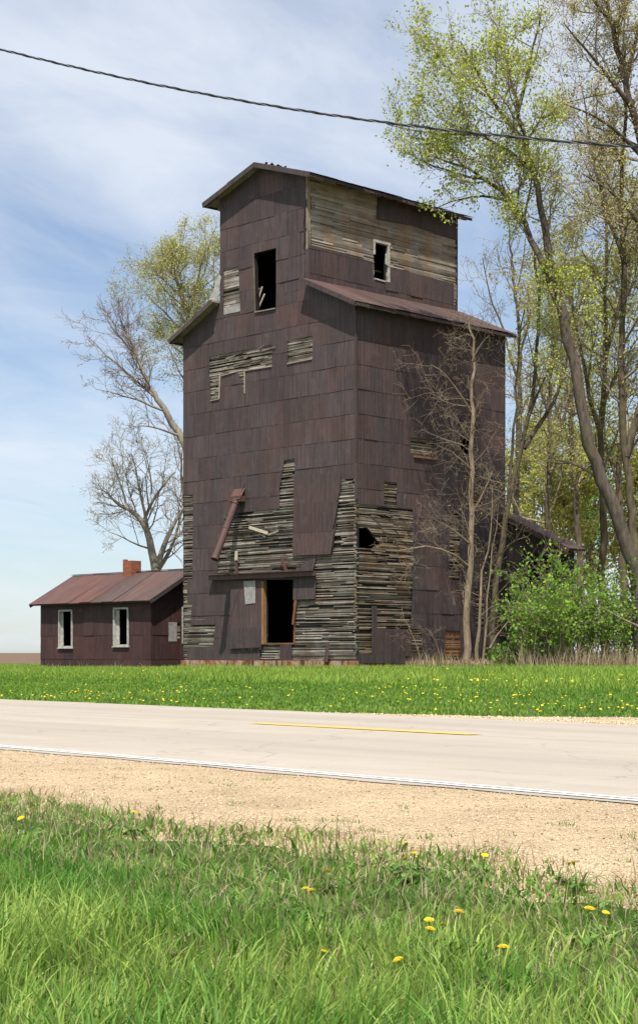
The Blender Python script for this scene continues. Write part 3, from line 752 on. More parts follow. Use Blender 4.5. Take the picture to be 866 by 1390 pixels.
# roof
mb = MB(); 
for s_ in (0, 1):
    ye = -.3 if s_ == 0 else OW+.3
    deck(mb, [(-.35, ye, ze_-.01), (OL+.3, ye, ze_-.01), (OL+.3, RH, rz_-.01), (-.35, RH, rz_-.01)], .05)
for xx in (-.36, OL+.31):
    for ye in (-.3, OW+.3): mb.bar((xx, ye, ze_-.07), (xx, RH, rz_-.07), .025, .13)
rfo = mb.obj('roof', M['rust'], off)
for xa, xb, mt, sd in ((-.38, 3.9, 'red_roof', 3), (3.9, OL+.33, 'rust_roof', 4)):
    mb = MB(); roof_sheets(mb, (xa, -.33, ze_-.015), (1, 0, 0), (0, 1, .57), xb-xa, math.hypot(RH+.33, .57*(RH+.33)), .7, 1, sd, .008, .02)
    roof_sheets(mb, (xa, OW+.33, ze_-.015), (1, 0, 0), (0, -1, .57), xb-xa, math.hypot(RH+.33, .57*(RH+.33)), .7, 1, sd+9, .008, .02)
    mb.obj('roof_sheet', M[mt], rfo)
mb = MB(); mb.bar((-.38, RH, rz_+.045), (OL+.33, RH, rz_+.045), .16, .025); mb.obj('ridge_cap', M['rust_roof'], rfo)
# chimney
mb = MB(); cx_, cz = OT1-15.0-.05, 3.80+E
mb.box((cx_-.27, RH-.33, 3.2), (cx_+.27, RH+.19, cz), (.5, .5)); mb.box((cx_-.27, RH-.33, cz+.001), (cx_-.12, RH-.18, cz+.06), (.5, .5)); mb.box((cx_-.18, RH-.24, cz-.02), (cx_+.18, RH+.10, cz+.005), (.5, .5))
mb.obj('chimney', M['brick'], off)

# ------------------------------------------------------------ ground
DN = np.array([.7654, .6436]); WN = np.array([.6436, -.7654])
KN = np.array([(-60, -.5), (0, -.32), (2.4, -.20), (4.2, -.06), (4.9, 0), (7, .0), (10.9, .05), (14.7, 0), (16.5, -.05), (19, -.02), (25, .10), (33, .24), (36, .26), (50, .40), (400, 1.30), (900, 1.45), (4000, 1.45)])
def gz(x, y):
    x = np.asarray(x, float); y = np.asarray(y, float)
    d = x*DN[0]+y*DN[1]; w = x*WN[0]+y*WN[1]
    z = np.interp(d, KN[:, 0], KN[:, 1])
    s = np.clip((-44-w)/8, 0, 1); s = s*s*(3-2*s); k = np.clip((d-20)/14, 0, 1)*np.clip((60-d)/20, 0, 1)
    return z-.12*s*k
def shoulder_edge(w):                     # where the far gravel gives way to grass
    w = np.asarray(w, float)
    return 14.72+np.clip((w+17.6)/3.2, 0, 1)*2.7+np.clip((w+14)/8, 0, 1)*.7+.10*np.sin(w*2.3)+.06*np.sin(w*6.1)
def near_edge(w): return 4.70+.07*np.sin(w*2.1)+.05*np.sin(w*5.3+1)+.03*np.sin(w*13)
def strip(name, d0, d1, ws, mat, nd=8, dz=0.0):
    """sheet between two edge functions of w"""
    V = []; Fc = []
    for i, w in enumerate(ws):
        a = d0(w) if callable(d0) else d0; b = d1(w) if callable(d1) else d1
        for j in range(nd+1):
            d = a+(b-a)*j/nd; x = d*DN[0]+w*WN[0]; y = d*DN[1]+w*WN[1]; V.append((x, y, float(gz(x, y))+dz))
    n = nd+1
    for i in range(len(ws)-1):
        for j in range(nd): Fc.append((i*n+j, (i+1)*n+j, (i+1)*n+j+1, i*n+j+1)[::-1])
    me = bpy.data.meshes.new(name); me.from_pydata(V, [], Fc); me.materials.append(mat)
    o = bpy.data.objects.new(name, me); COL.objects.link(o); o['kind'] = 'structure'
    if me.polygons[0].normal.z < 0: me.flip_normals()
    return o
# one big ground sheet
ds = np.unique(np.concatenate([np.linspace(-60, 0, 8), KN[1:14, 0], np.linspace(0, 60, 61), np.geomspace(60, 4000, 25)]))
wsb = np.unique(np.concatenate([-np.geomspace(70, 4000, 22), np.linspace(-70, 30, 101), np.geomspace(30, 3000, 16)]))
V = []; Fc = []
for w in wsb:
    for d in ds:
        x = d*DN[0]+w*WN[0]; y = d*DN[1]+w*WN[1]; V.append((x, y, float(gz(x, y))-(.012 if 4.5 < d < 18.5 else 0)))
n = len(ds); cutj = int(np.argmin(abs(ds-46)))
for nm_, j0, j1, mt_ in (('ground', 0, cutj, 'soil under grass'), ('field', cutj, n-1, 'ploughed field')):
    Fc = [(i*n+j, i*n+j+1, (i+1)*n+j+1, (i+1)*n+j) for i in range(len(wsb)-1) for j in range(j0, j1)]
    me = bpy.data.meshes.new(nm_); me.from_pydata(V, [], Fc); me.materials.append(M[mt_])
    if me.polygons[0].normal.z < 0: me.flip_normals()
    g = bpy.data.objects.new(nm_, me); COL.objects.link(g); g['kind'] = 'structure'
wf_ = np.concatenate([np.linspace(-400, -75, 60), np.linspace(-70, -24, 185), np.linspace(-23.9, 4, 560), np.linspace(4.2, 40, 140), np.linspace(44, 200, 30)])
strip('gravel_shoulder', lambda w: near_edge(w)-.3, 7.0, wf_, M['gravel'], 10, .0)
strip('gravel_shoulder', 14.66, lambda w: float(shoulder_edge(w))+.02, wf_, M['gravel'], 4, .002)
strip('road', lambda w: 6.97+.02*math.sin(w*1.7)+.02*math.sin(w*5.1), lambda w: 14.70+.03*math.sin(w*1.3)+.03*math.sin(w*3.7), wf_, M['concrete road'], 12, .006)
strip('road_marking', 7.08, 7.145, np.linspace(-400, 200, 240), M['white_line'], 1, .011)
strip('road_marking', 7.17, 7.225, np.linspace(-400, 200, 240), M['white_line'], 1, .011)
# yellow centre dash, from (350,984) to (645,999)
strip('road_marking', 10.92, 11.13, np.linspace(-14.15, -10.88, 30), M['yellow_line'], 1, .011)
strip('road_marking', 10.92, 11.13, np.linspace(-2.0, 1.2, 30), M['yellow_line'], 1, .011)
# ploughed field beyond the lawn

# ------------------------------------------------------------ grasses
def blades(name, x, y, length, width, mat, segs=3, lean=.5, rnd=None, base=None, zoff=0.0, clump=None):
    n = len(x); z = gz(x, y)+zoff
    ang = rng.uniform(0, 2*np.pi, n); wd = np.stack([np.cos(ang), np.sin(ang), np.zeros(n)], 1)
    la = rng.uniform(0, 2*np.pi, n) if clump is None else 2.6*fnoise(x*clump+2, y*clump)+4.2*fnoise(y*clump*.6, x*clump*.8+5)+rng.normal(0, 1.1, n); ln = rng.uniform(.1, 1.0, n)*lean
    ld = np.stack([np.cos(la), np.sin(la), np.zeros(n)], 1)
    P0 = np.stack([x, y, z], 1); vs = []
    for k in range(segs+1):
        t = k/segs
        P = P0+ld*(ln*length*t*t)[:, None]+np.array([0, 0, 1.0])*(length*(t-.35*ln*t*t))[:, None]
        ww = width*(1-t**1.6)*.5
        if k == segs: vs.append(P)
        else: vs += [P-wd*ww[:, None], P+wd*ww[:, None]]
    V = np.stack(vs, 1); per = V.shape[1]; idx = np.arange(n)[:, None]*per
    Fq = []
    for k in range(segs-1):
        a = 2*k; Fq.append(np.concatenate([idx+a, idx+a+1, idx+a+3, idx+a+2], 1))
    a = 2*(segs-1); Fq.append(np.concatenate([idx+a, idx+a+1, idx+a+2, idx+a+2], 1))
    # triangles for everything keeps one face size
    T = []
    for q in Fq[:-1]: T += [q[:, [0, 1, 2]], q[:, [0, 2, 3]]]
    T.append(Fq[-1][:, :3]); nt = len(T); T = np.stack(T, 1).reshape(-1, 3)
    if rnd is None: rnd = rng.random((n, 2))
    return np_mesh(name, V.reshape(-1, 3), T, np.repeat(rnd, nt, axis=0), mat)
def scatter(n, d0, d1, Y0, Y1, margin=.6):
    Y = np.sqrt(rng.uniform(Y0**2, Y1**2, n)); X = rng.uniform(-1, 1, n)*(.19*Y+margin)
    return X, Y
# near verge
N = 56000; X, Y = scatter(N, 0, 0, 3.2, 10.4, .5)
d = X*DN[0]+Y*DN[1]; w = X*WN[0]+Y*WN[1]
keep = d < near_edge(w)+rng.normal(0, .07, N)
X, Y, d = X[keep], Y[keep], d[keep]
cl = np.clip(.5+.5*fnoise(X*2.2, Y*2.2), 0, 1); tall = np.clip((4.1-d)/1.3, 0, 1)
keep = rng.random(len(X)) < .35+.65*np.clip(cl+tall*.6, 0, 1)
X, Y, d, cl, tall = X[keep], Y[keep], d[keep], cl[keep], tall[keep]
L = (.035+.145*tall)*(.55+.8*cl)*rng.uniform(.6, 1.25, len(X))
tone = np.stack([np.clip(.20+.35*tall+.55*fnoise(X*1.6+4, Y*1.2)+.3*fnoise(X*5+1, Y*4)+rng.normal(0, .22, len(X)), 0, 1), rng.random(len(X))], 1)
tag(blades('verge_grass', X, Y, L, rng.uniform(.005, .012, len(X)), M['grass'], 4, .85, tone, clump=2.3), 'lush bright green grass on the near verge below the gravel', 'grass', kind='stuff')
# darker broad weeds near the gravel
N = 11000; X, Y = scatter(N, 0, 0, 3.4, 10.4, .5); d = X*DN[0]+Y*DN[1]; w = X*WN[0]+Y*WN[1]
keep = (d < near_edge(w)+.02) & (fnoise(X*2.5+7, Y*2.5) + np.clip((d-3.0)*.6, -1, .6) > .05)
X, Y = X[keep], Y[keep]
tag(blades('verge_weeds', X, Y, rng.uniform(.03, .10, len(X)), rng.uniform(.008, .018, len(X)), M['grass_dark'], 3, 1.7), 'dark broad leaved weeds low along the gravel edge', 'weeds', kind='stuff')
# dry blades between
N = 15000; X, Y = scatter(N, 0, 0, 3.4, 10.4, .5); d = X*DN[0]+Y*DN[1]; w = X*WN[0]+Y*WN[1]
keep = (d < near_edge(w)+abs(rng.normal(0, .12, N))); X, Y = X[keep], Y[keep]
tag(blades('dry_blades', X, Y, rng.uniform(.04, .13, len(X)), rng.uniform(.003, .006, len(X)), M['straw'], 3, 1.5), 'pale dry blades lying among the near grass', 'dry grass', kind='stuff')
cd = rng.uniform(4.75, 6.8, 70)**1.0; cd = 4.7+(cd-4.7)*rng.random(70); cw = rng.uniform(-13, -3, 70)
cc = rng.integers(0, 70, 1100); d = cd[cc]+rng.normal(0, .03, 1100); w = cw[cc]+rng.normal(0, .04, 1100); X = d*DN[0]+w*WN[0]; Y = d*DN[1]+w*WN[1]
tag(blades('gravel_weeds', X, Y, rng.uniform(.012, .04, 1100), rng.uniform(.003, .006, 1100), M['grass_dark'], 3, 1.4), 'sparse tiny weeds sprouting in the near gravel', 'weeds', kind='stuff')
# far lawn: mown strip near the road, taller behind
N = 230000; X, Y = scatter(N, 0, 0, 17, 78, 2.0); d = X*DN[0]+Y*DN[1]; w = X*WN[0]+Y*WN[1]
lx = (X-CL.x)*XA.x+(Y-CL.y)*XA.y; ly = (X-CL.x)*YA.x+(Y-CL.y)*YA.y
inb = (lx > -WB-.05) & (lx < .05) & (ly > -.08) & (ly < DB+.6)
ino = (lx > -OT1) & (lx < -OT0) & (ly > OS0) & (ly < OS0+OW)
keep = (d > shoulder_edge(w)+rng.normal(0, .06, N)) & (d < 47+.5*np.sin(w)) & ~inb & ~ino & (ly < 3.5+2*(lx < 0))
X, Y, d = X[keep], Y[keep], d[keep]
tall = np.clip((d-24.6-1.2*fnoise(X*.3, Y*.3))/2.2, 0, 1)
lxx = (X-CL.x)*XA.x+(Y-CL.y)*XA.y; lyy = (X-CL.x)*YA.x+(Y-CL.y)*YA.y
nearb = np.clip(1-(-lyy-.2)/2.2, 0, 1)*(lxx > -WB-1)*(lxx < 3)
L = (.055+.15*tall*(1-.85*nearb))*rng.uniform(.6, 1.3, len(X))*(1+.25*fnoise(X*.8, Y*.8))
tone = np.stack([np.clip(.22+.62*tall+.30*fnoise(X*.5, Y*.35)+.18*fnoise(X*1.9+3, Y*1.1)+rng.normal(0, .22, len(X)), 0, 1), rng.random(len(X))], 1)
tag(blades('lawn_grass', X, Y, L, rng.uniform(.018, .035, len(X)), M['grass_far'], 2, .7, tone), 'green lawn between the road and the elevator', 'grass', kind='stuff')
# small stones on the gravel
def stones(name, n, dlo, dhi, wlo, whi, smin, smax, lab):
    d = rng.uniform(dlo, dhi, n); w = rng.uniform(wlo, whi, n)
    k = (d > near_edge(w)-.02) if dhi < 8 else (d < shoulder_edge(w)); d, w = d[k], w[k]; n = len(d)
    X = d*DN[0]+w*WN[0]; Y = d*DN[1]+w*WN[1]; s = smin+(smax-smin)*rng.random(n)**3
    O = np.array([(1,0,0),(-1,0,0),(0,1,0),(0,-1,0),(0,0,.7),(0,0,-.5)], float)
    a = rng.uniform(0, 6.28, n); c, sn = np.cos(a), np.sin(a)
    V = O[None]*(s[:, None, None]*rng.uniform(.6, 1.3, (n, 6, 1)))
    V = np.stack([V[..., 0]*c[:, None]-V[..., 1]*sn[:, None], V[..., 0]*sn[:, None]+V[..., 1]*c[:, None], V[..., 2]], -1)
    V += np.stack([X, Y, gz(X, Y)+s*.2], 1)[:, None, :]
    T = np.array([(0,2,4),(2,1,4),(1,3,4),(3,0,4),(2,0,5),(1,2,5),(3,1,5),(0,3,5)])
    Tn = (np.arange(n)[:, None, None]*6+T[None]).reshape(-1, 3)
    m = leafmat.__defaults__ and None
    o = np_mesh(name, V.reshape(-1, 3), Tn, np.repeat(rng.random((n, 2)), 8, axis=0), M['stone'])
    tag(o, lab, 'gravel', kind='stuff')
def stone_mat():
    n = NT('limestone chips'); r1, r2, _ = n.xyz(n.uv('rnd'))
    c = n.ramp(r1, [(0, (.18, .12, .07)), (.18, (.44, .33, .205)), (.6, (.58, .44, .28)), (1, (.68, .56, .40))])
    return n.fin(c, .9, .2)
M['stone'] = stone_mat()
stones('gravel_stones', 60000, 4.45, 7.0, -14, -2.0, .0015, .009, 'tan limestone chips on the near shoulder')
stones('gravel_stones', 7000, 14.75, 18.2, -18, -9.5, .01, .022, 'tan limestone chips on the far shoulder')

# ------------------------------------------------------------ dandelions
def petal_disc(mb, c, r, tilt, n=14):
    c = Vector(c)
    for ring, (rr, hh) in enumerate(((r, .0), (r*.78, .004), (r*.5, .007))):
        for k in range(n):
            a = k/n*6.283+ring*.2; b = a+6.283/n*.8
            p = [c+Vector((0, 0, .002+hh)), c+Vector((math.cos(a)*rr, math.sin(a)*rr, hh)), c+Vector((math.cos((a+b)/2)*rr*1.12, math.sin((a+b)/2)*rr*1.12, hh)), c+Vector((math.cos(b)*rr, math.sin(b)*rr, hh))]
            mb.face([tuple(v) for v in p], rnd=(random.random(), random.random()))
def make_dandelion():
    r = empty('dandelion')
    mb = MB(); mb.tube([(0, 0, 0), (.006, .003, .07), (.0, .0, .14)], [.0028, .0026, .0024], 6); mb.tube([(0, 0, .132), (0, 0, .146)], [.004, .009], 8); mb.obj('stem', M['grass'], r)
    mb = MB(); petal_disc(mb, (0, 0, .146), .021, 0); mb.obj('flower_head', M['petal'], r)
    mb = MB()
    for k in range(9):
        a = k/9*6.283+random.uniform(-.2, .2); L = random.uniform(.07, .12); c, sn = math.cos(a), math.sin(a); pr = None
        for t_, w_, h_ in ((0, .004, .0), (.3, .010, .035), (.6, .016, .045), (.85, .013, .038), (1, .001, .028)):
            q = ((c*L*t_-sn*w_, sn*L*t_+c*w_, h_), (c*L*t_+sn*w_, sn*L*t_-c*w_, h_))
            if pr: mb.face([pr[0], pr[1], q[1], q[0]], rnd=(random.random(), random.random()))
            pr = q
    mb.obj('leaf_rosette', M['grass_dark'], r)
    return r
def place_near(px, py, first=None, h=1.0):
    # py is where the flower shows; walk down the ray until it is one stem above the ground
    for k in range(3000):
        Yd = 3+k*.003; p = W(px, py, Yd)
        if p.z <= float(gz(p.x, p.y))+.146*h: break
    return p
near_list = [(555, 1158, 'double headed dandelion pair, left head, at the gravel edge near the middle'), (565, 1163, 'larger dandelion just right of its twin at the gravel edge'),
    (760, 1170, 'dandelion at the gravel edge, left of the fullest one'), (786, 1171, 'fullest dandelion, rightmost at the gravel edge'),
    (177, 1102, 'small dandelion left of centre where grass meets gravel'), (187, 1105, 'wider dandelion beside the small one at the left gravel edge'),
    (41, 1106, 'lone dandelion in the grass near the left border'), (442, 1181, 'lone half hidden dandelion in grass left of the twin pair'),
    (582, 1247, 'upper dandelion of the tight trio in the tall grass'), (574, 1260, 'lowest left dandelion of the tight trio in the tall grass'), (608, 1255, 'right dandelion of the tight trio in the tall grass'),
    (617, 1238, 'bud like dandelion just above and right of the trio'), (680, 1286, 'solitary dandelion low in the grass right of the trio'), (558, 1298, 'dandelion low in the grass below the trio'),
    (814, 1236, 'pale dandelion far right in the long grass'), (793, 1233, 'tiny dandelion at far right left of the pale one'), (416, 1207, 'dandelion at mid left of the grass with bent head'), (428, 1209, 'dandelion close right of the bent headed one'),
    (427, 1290, 'dandelion low in the grass left of the middle'), (552, 1145, 'dandelion growing just out in the gravel above the twin pair'), (655, 1157, 'dandelion at the gravel edge between the twin pair and the right ones')]
proto = make_dandelion()
for i, (px, py, lb) in enumerate(near_list):
    if i == 0: o = proto
    else:
        o = proto.copy(); COL.objects.link(o)
        for c in proto.children: cc = c.copy(); COL.objects.link(cc); cc.parent = o
    s = random.uniform(.55, .85); p = place_near(px, py, h=s)
    o.location = (p.x, p.y, float(gz(p.x, p.y))); o.scale = (s, s, s); o.rotation_euler = (random.uniform(-.5, .1), random.uniform(-.25, .25), random.uniform(0, 6))
    tag(o, lb, 'dandelion', 'dandelions in the near verge grass')
mb = MB()
for k in range(5):
    a = k/5*6.283; b = a+1.0; mb.face([(0, 0, .05), (math.cos(a)*.05, math.sin(a)*.05, .035), (math.cos((a+b)/2)*.065, math.sin((a+b)/2)*.065, .03), (math.cos(b)*.05, math.sin(b)*.05, .035)], rnd=(random.random(), .5))
for k in range(5):
    a = k/5*6.283+.3; mb.face([(math.cos(a)*.004, math.sin(a)*.004, 0), (math.cos(a+2)*.004, math.sin(a+2)*.004, 0), (0, 0, .05)], rnd=(.5, .5))
far0 = mb.obj('dandelion', M['petal'])
cnt = 0; tries = 0
while cnt < 240 and tries < 20000:
    tries += 1
    if cnt < 200:
        Yd = random.uniform(19, 37); py_cl = 0
    else: Yd = random.uniform(36, 54)
    xx = random.uniform(-.195, .195)*Yd; dd = xx*DN[0]+Yd*DN[1]; ww = xx*WN[0]+Yd*WN[1]
    if dd < float(shoulder_edge(ww))+.3 or dd > 34: continue
    if float(fnoise(np.array(xx*.6+3), np.array(Yd*.5))) < random.uniform(-.35, .75): continue
    o = far0 if cnt == 0 else far0.copy()
    if cnt: COL.objects.link(o)
    s = random.uniform(.22, .42)*(1.0 if dd < 25 else 1.35); zz = .045 if dd < 25 else .13
    o.location = (xx, Yd, float(gz(xx, Yd))+zz-.05*s+.03); o.scale = (s, s, s); o.rotation_euler = (random.uniform(.1, .6), 0, random.uniform(-.5, .5))
    tag(o, 'tiny yellow dandelion dotting the lawn across the road', 'dandelion', 'dandelions dotting the far lawn'); cnt += 1

# ------------------------------------------------------------ trees
class Tree:
    def __init__(s, seed): s.R = np.random.default_rng(seed); s.big = []; s.small = []; s.leaf = []
    def perp(s, d):
        v = s.R.normal(size=3); v -= d*v.dot(d); return v/(np.linalg.norm(v)+1e-9)
    def poly(s, P, Rr, big): (s.big if big else s.small).append((P, Rr))
    def limb(s, pts, r0, r1, sp, lv=1, start=.25, dens=1.0, leafy=True):
        """traced limb: pts 3D list, smooth it, then sprout"""
        P = np.array([tuple(p) for p in pts], float)
        t = np.linspace(0, 1, len(P)); L = np.linalg.norm(np.diff(P, axis=0), axis=1).sum(); m = max(6, int(L/.6))
        tt = np.linspace(0, 1, m)
        Q = np.stack([np.interp(tt, t, P[:, k]) for k in range(3)], 1)
        for _ in range(3): Q[1:-1] = (Q[:-2]+2*Q[1:-1]+Q[2:])/4
        Q[1:-1] += s.R.normal(0, .035, (m-2, 3))*min(1, L/6)
        Rr = r0+(r1-r0)*tt**.8
        s.poly(Q, Rr, True)
        s.sprout(Q, Rr, L, lv, sp, start, dens)
    def sprout(s, Q, Rr, L, lv, sp, start=.2, dens=1.0):
        n = max(1, int(round(sp['n'][lv-1]*dens*(L if lv == 1 else 1)))) if lv <= len(sp['n']) else 0
        m = len(Q)
        for i in range(n):
            f = start+(1-start)*(i+s.R.random())/n; x = f*(m-1); k = min(int(x), m-2); fr = x-k
            p = Q[k]*(1-fr)+Q[k+1]*fr; r = Rr[k]*(1-fr)+Rr[k+1]*fr
            d = Q[k+1]-Q[k]; d /= np.linalg.norm(d)+1e-9
            a = math.radians(s.R.uniform(*sp['ang'])); nd = d*math.cos(a)+s.perp(d)*math.sin(a)
            if lv == 1: ln = s.R.uniform(*sp['len'])*(1.15-.55*f)
            else: ln = L*s.R.uniform(*sp['ratio'])*(1.15-.5*f)
            s.grow(p, nd, ln, max(min(r*.6, .010+.017*ln)*sp.get('rk', 1), sp.get('rmin', .004)), lv, sp)
    def grow(s, p, d, L, r, lv, sp):
        m = 6 if lv < 3 else 4; P = [p]; up = sp['up'][min(lv, len(sp['up'])-1)]
        for i in range(m-1):
            d = d+s.R.normal(0, sp['wig'], 3)+np.array([0, 0, up]); d /= np.linalg.norm(d)
            p = p+d*L/(m-1); P.append(p)
        P = np.array(P); Rr = r*np.linspace(1, .3, m); Rr = np.maximum(Rr, sp.get('rmin', .004)*.8)
        s.poly(P, Rr, False)
        if lv < len(sp['n']): s.sprout(P, Rr, L, lv+1, sp, .2)
        if lv >= len(sp['n'])-sp.get('leaflv', 0):
            k = sp['leaf']; k = int(k)+(s.R.random() < k % 1)
            for _ in range(k):
                x = s.R.uniform(.2, 1)*(m-1); j = min(int(x), m-2)
                s.leaf.append(P[j]*(1-x+j)+P[j+1]*(x-j)+s.R.normal(0, sp.get('lsc', .05), 3))
    def build(s, name, label, cat, mats, lsize=(.05, .09), group=None, trunk='trunk'):
        base = min((tuple(q) for P, _ in s.big for q in P), key=lambda q: q[2])
        root = empty(name, base); tag(root, label, cat, group)
        for nm, lst, nseg, mat in ((trunk, s.big, 9, mats[0]), ('crown', s.small, 3, mats[1])):
            if not lst: continue
            Vs = []; Fs = []; i0 = 0
            for P, Rr in lst:
                v, f, _ = tube_arrays(P-np.array(base), Rr, nseg); Vs.append(v); Fs.append(f+i0); i0 += len(v)
            V = np.concatenate(Vs); Fc = np.concatenate(Fs)
            np_mesh(nm, V, Fc, s.R.random((len(Fc), 2)), mat, root, True)
        if s.leaf:
            C = np.array(s.leaf)-np.array(base); n = len(C)
            a = s.R.normal(size=(n, 3)); a /= np.linalg.norm(a, axis=1, keepdims=True)
            b = np.cross(a, s.R.normal(size=(n, 3))); b /= np.linalg.norm(b, axis=1, keepdims=True)
            sz = s.R.uniform(*lsize, n)[:, None]
            V = np.stack([C-a*sz*.5, C+b*sz*.34-a*sz*.05, C+a*sz*.55, C-b*sz*.34-a*sz*.05], 1).reshape(-1, 3)
            Fc = np.arange(n*4).reshape(-1, 4)
            np_mesh('leaves', V, Fc, s.R.random((n, 2)), mats[2], root)
        return root

SP_BIG = dict(n=[1.1, 5, 4], ang=(25, 65), len=(1.6, 3.6), ratio=(.35, .7), up=[0, .10, .06, .02], wig=.16, leaf=1.6, rmin=.007, lsc=.07)
def sp(**k): q = dict(SP_BIG); q.update(k); return q

# T1: the big leaning maple in front, right
t = Tree(101); s1 = sp(n=[1.7, 8, 6], leaf=7.5, len=(1.3, 3.3), lsc=.15)
Yt = 53.2
t.limb([W(872, 905, Yt), W(866, 800, Yt), W(858, 750, Yt), W(838, 698, Yt), W(811, 640, Yt), W(792, 580, Yt), W(782, 505, Yt), W(768, 437, Yt), W(750, 390, Yt)], .25, .16, s1, start=.72, dens=.35)
t.limb([W(752, 398, Yt), W(744, 340, Yt), W(736, 285, Yt), W(727, 235, Yt), W(716, 196, Yt), W(703, 150, Yt-.5), W(692, 110, Yt-.8), W(690, 60, Yt+0.36)], .15, .03, s1, dens=1.15, start=.2)
t.limb([W(752, 398, Yt), W(738, 355, Yt-.6), W(721, 316, Yt+0.43), W(697, 272, Yt+0.72), W(665, 243, Yt+1.08), W(632, 226, Yt+1.30), W(590, 212, Yt+1.44)], .13, .03, s1, dens=1.0)
t.limb([W(697, 272, Yt+0.72), W(662, 262, Yt+0.86), W(628, 262, Yt+0.94), W(592, 282, Yt+0.97)], .06, .015, sp(n=[2.0, 4, 4], leaf=4, len=(.7, 1.6), up=[0, 0, 0, 0]), dens=.9)
t.limb([W(716, 196, Yt), W(690, 165, Yt+0.36), W(660, 130, Yt+0.58), W(640, 85, Yt+0.72), W(625, 55, Yt+0.72)], .09, .02, s1, dens=1.3, start=.2)
t.limb([W(727, 235, Yt), W(700, 205, Yt+0.54), W(655, 182, Yt+0.94), W(605, 165, Yt+1.08)], .09, .02, s1, dens=1.2, start=.25)
t.limb([W(703, 150, Yt-.5), W(715, 100, Yt-.2), W(728, 50, Yt), W(735, 10, Yt)], .07, .02, sp(n=[1.0, 5, 4], leaf=1.2, len=(1, 2.4)), dens=1.0)
t.limb([W(655, 182, Yt+0.90), W(615, 190, Yt+1.17), (W(575, 178, Yt+1.35)), W(545, 175, Yt+1.44), W(525, 168, Yt+1.44)], .05, .012, sp(n=[1.8, 6, 5], leaf=4, len=(.6, 1.9), lsc=.12), dens=1.0, start=.1)
t.limb([W(665, 243, Yt+1.08), W(620, 240, Yt+1.44), W(580, 222, Yt+1.62), W(550, 205, Yt+1.62)], .05, .012, sp(n=[1.8, 6, 5], leaf=3, len=(.6, 1.7), lsc=.12), dens=1.0, start=.1)
t.limb([W(660, 130, Yt-.6), W(630, 115, Yt+0.90), W(602, 90, Yt+1.08), W(590, 70, Yt+1.08)], .05, .012, sp(n=[1.8, 6, 5], leaf=4, len=(.6, 1.8), lsc=.12), dens=1.0, start=.1)
t.build('maple_tree', 'big leaning tree with pale lime young leaves reaching over the tower roof', 'tree', (M['bark_grey'], M['twig'], M['leaf_lime']), (.055, .12))

# T5: bare sapling in front of the side wall
def bare(seed, pts, r0, r1, label, Yb, n1=2.2, ln=(.7, 2.4), lv=(5, 4), forks=(), name='bare_sapling', start=.12, mats=('bark_tan', 'twig_pale'), leaf=0, wig=.2, group='bare saplings by the side wall', up=.02, lmat='leaf_yellow'):
    t = Tree(seed); q = sp(n=[n1, *lv], leaf=leaf, len=ln, wig=wig, ang=(35, 80), up=[0, up, up, 0], rmin=.0045, rk=.5)
    t.limb([W(a, b, Yb) for a, b in pts], r0, r1, q, start=start)
    for f in forks: t.limb([W(a, b, Yb+dz) for a, b, dz in f[0]], f[1], f[2], q, start=.15)
    return t.build(name, label, 'tree', (M[mats[0]], M[mats[1]], M[lmat]), (.04, .07), group)
YS = 54.6
bare(201, [(631, 912), (633, 860), (636, 790), (640, 730), (642, 680), (641, 630), (640, 586), (640, 550), (644, 520), (645, 478), (640, 452), (636, 430)], .135, .03,
     'tallest bare sapling, its pale straight trunk in front of the elevator side wall', YS, 2.8, (.7, 2.2), (6, 4),
     forks=[([(641, 490, 0), (652, 465, -.2), (664, 455, -.3)], .03, .01), ([(640, 560, 0), (620, 525, -.5), (600, 500, -.8), (585, 495, -1)], .035, .01),
            ([(637, 770, 0), (612, 740, -.6), (590, 735, -1.0), (560, 745, -1.4), (540, 748, -1.5)], .045, .01), ([(642, 640, 0), (615, 612, -.6), (595, 605, -1)], .035, .01),
            ([(640, 700, 0), (655, 670, .3), (668, 640, .3)], .04, .012), ([(639, 740, 0), (612, 715, -.5), (590, 705, -.8)], .035, .01), ([(640, 600, 0), (628, 582, -.3), (614, 560, -.5)], .03, .01)])
bare(202, [(666, 905), (666, 870), (671, 810), (677, 760), (684, 710), (690, 676), (700, 640), (713, 604), (720, 560), (724, 530), (728, 480), (732, 430), (731, 380), (727, 330)], .13, .04,
     'mossy forked sapling leaning right past the corner of the elevator', 55.6, 1.5, (1, 2.8), (5, 4),
     forks=[([(711, 608, 0), (738, 570, .4), (766, 527, .8), (772, 470, 1.2)], .10, .03), ([(690, 676, 0), (696, 600, -.2), (706, 540, -.3), (700, 470, -.2), (712, 420, 0)], .06, .02),
            ([(671, 812, 0), (690, 790, -.3), (712, 770, -.6)], .03, .01), ([(720, 560, 0), (740, 510, -.3), (752, 480, -.4)], .05, .015)],
     mats=('bark_moss', 'twig_pale'), leaf=.8)
bare(203, [(647, 908), (647, 880), (648, 840), (651, 806), (657, 770), (664, 735), (668, 700), (668, 660)], .075, .012, 'thin bare sapling just right of the tallest sapling trunk', 54.9, 2.2, (.6, 1.6), (4, 3))
bare(204, [(655, 906), (657, 860), (661, 820), (666, 770), (670, 720), (676, 690)], .05, .01, 'very thin bare sapling between the thin one and the mossy forked one', 55.2, 2.0, (.5, 1.5), (4, 3))
bare(205, [(665, 880), (680, 850), (697, 838), (712, 820)], .04, .01, 'low bare sapling arching right towards the green bushes', 54.6, 2.0, (.5, 1.2), (4, 3))
bare(206, [(572, 905), (566, 872), (556, 850), (548, 842)], .02, .006, 'small bare seedling by the rusty bottom sheet of the side wall', 55.1, 5, (.4, 1.0), (4, 3))
bare(207, [(600, 905), (596, 880), (590, 862), (577, 852)], .018, .006, 'small bare seedling left of the orange stained boards', 55.3, 5, (.4, 1.0), (4, 3))
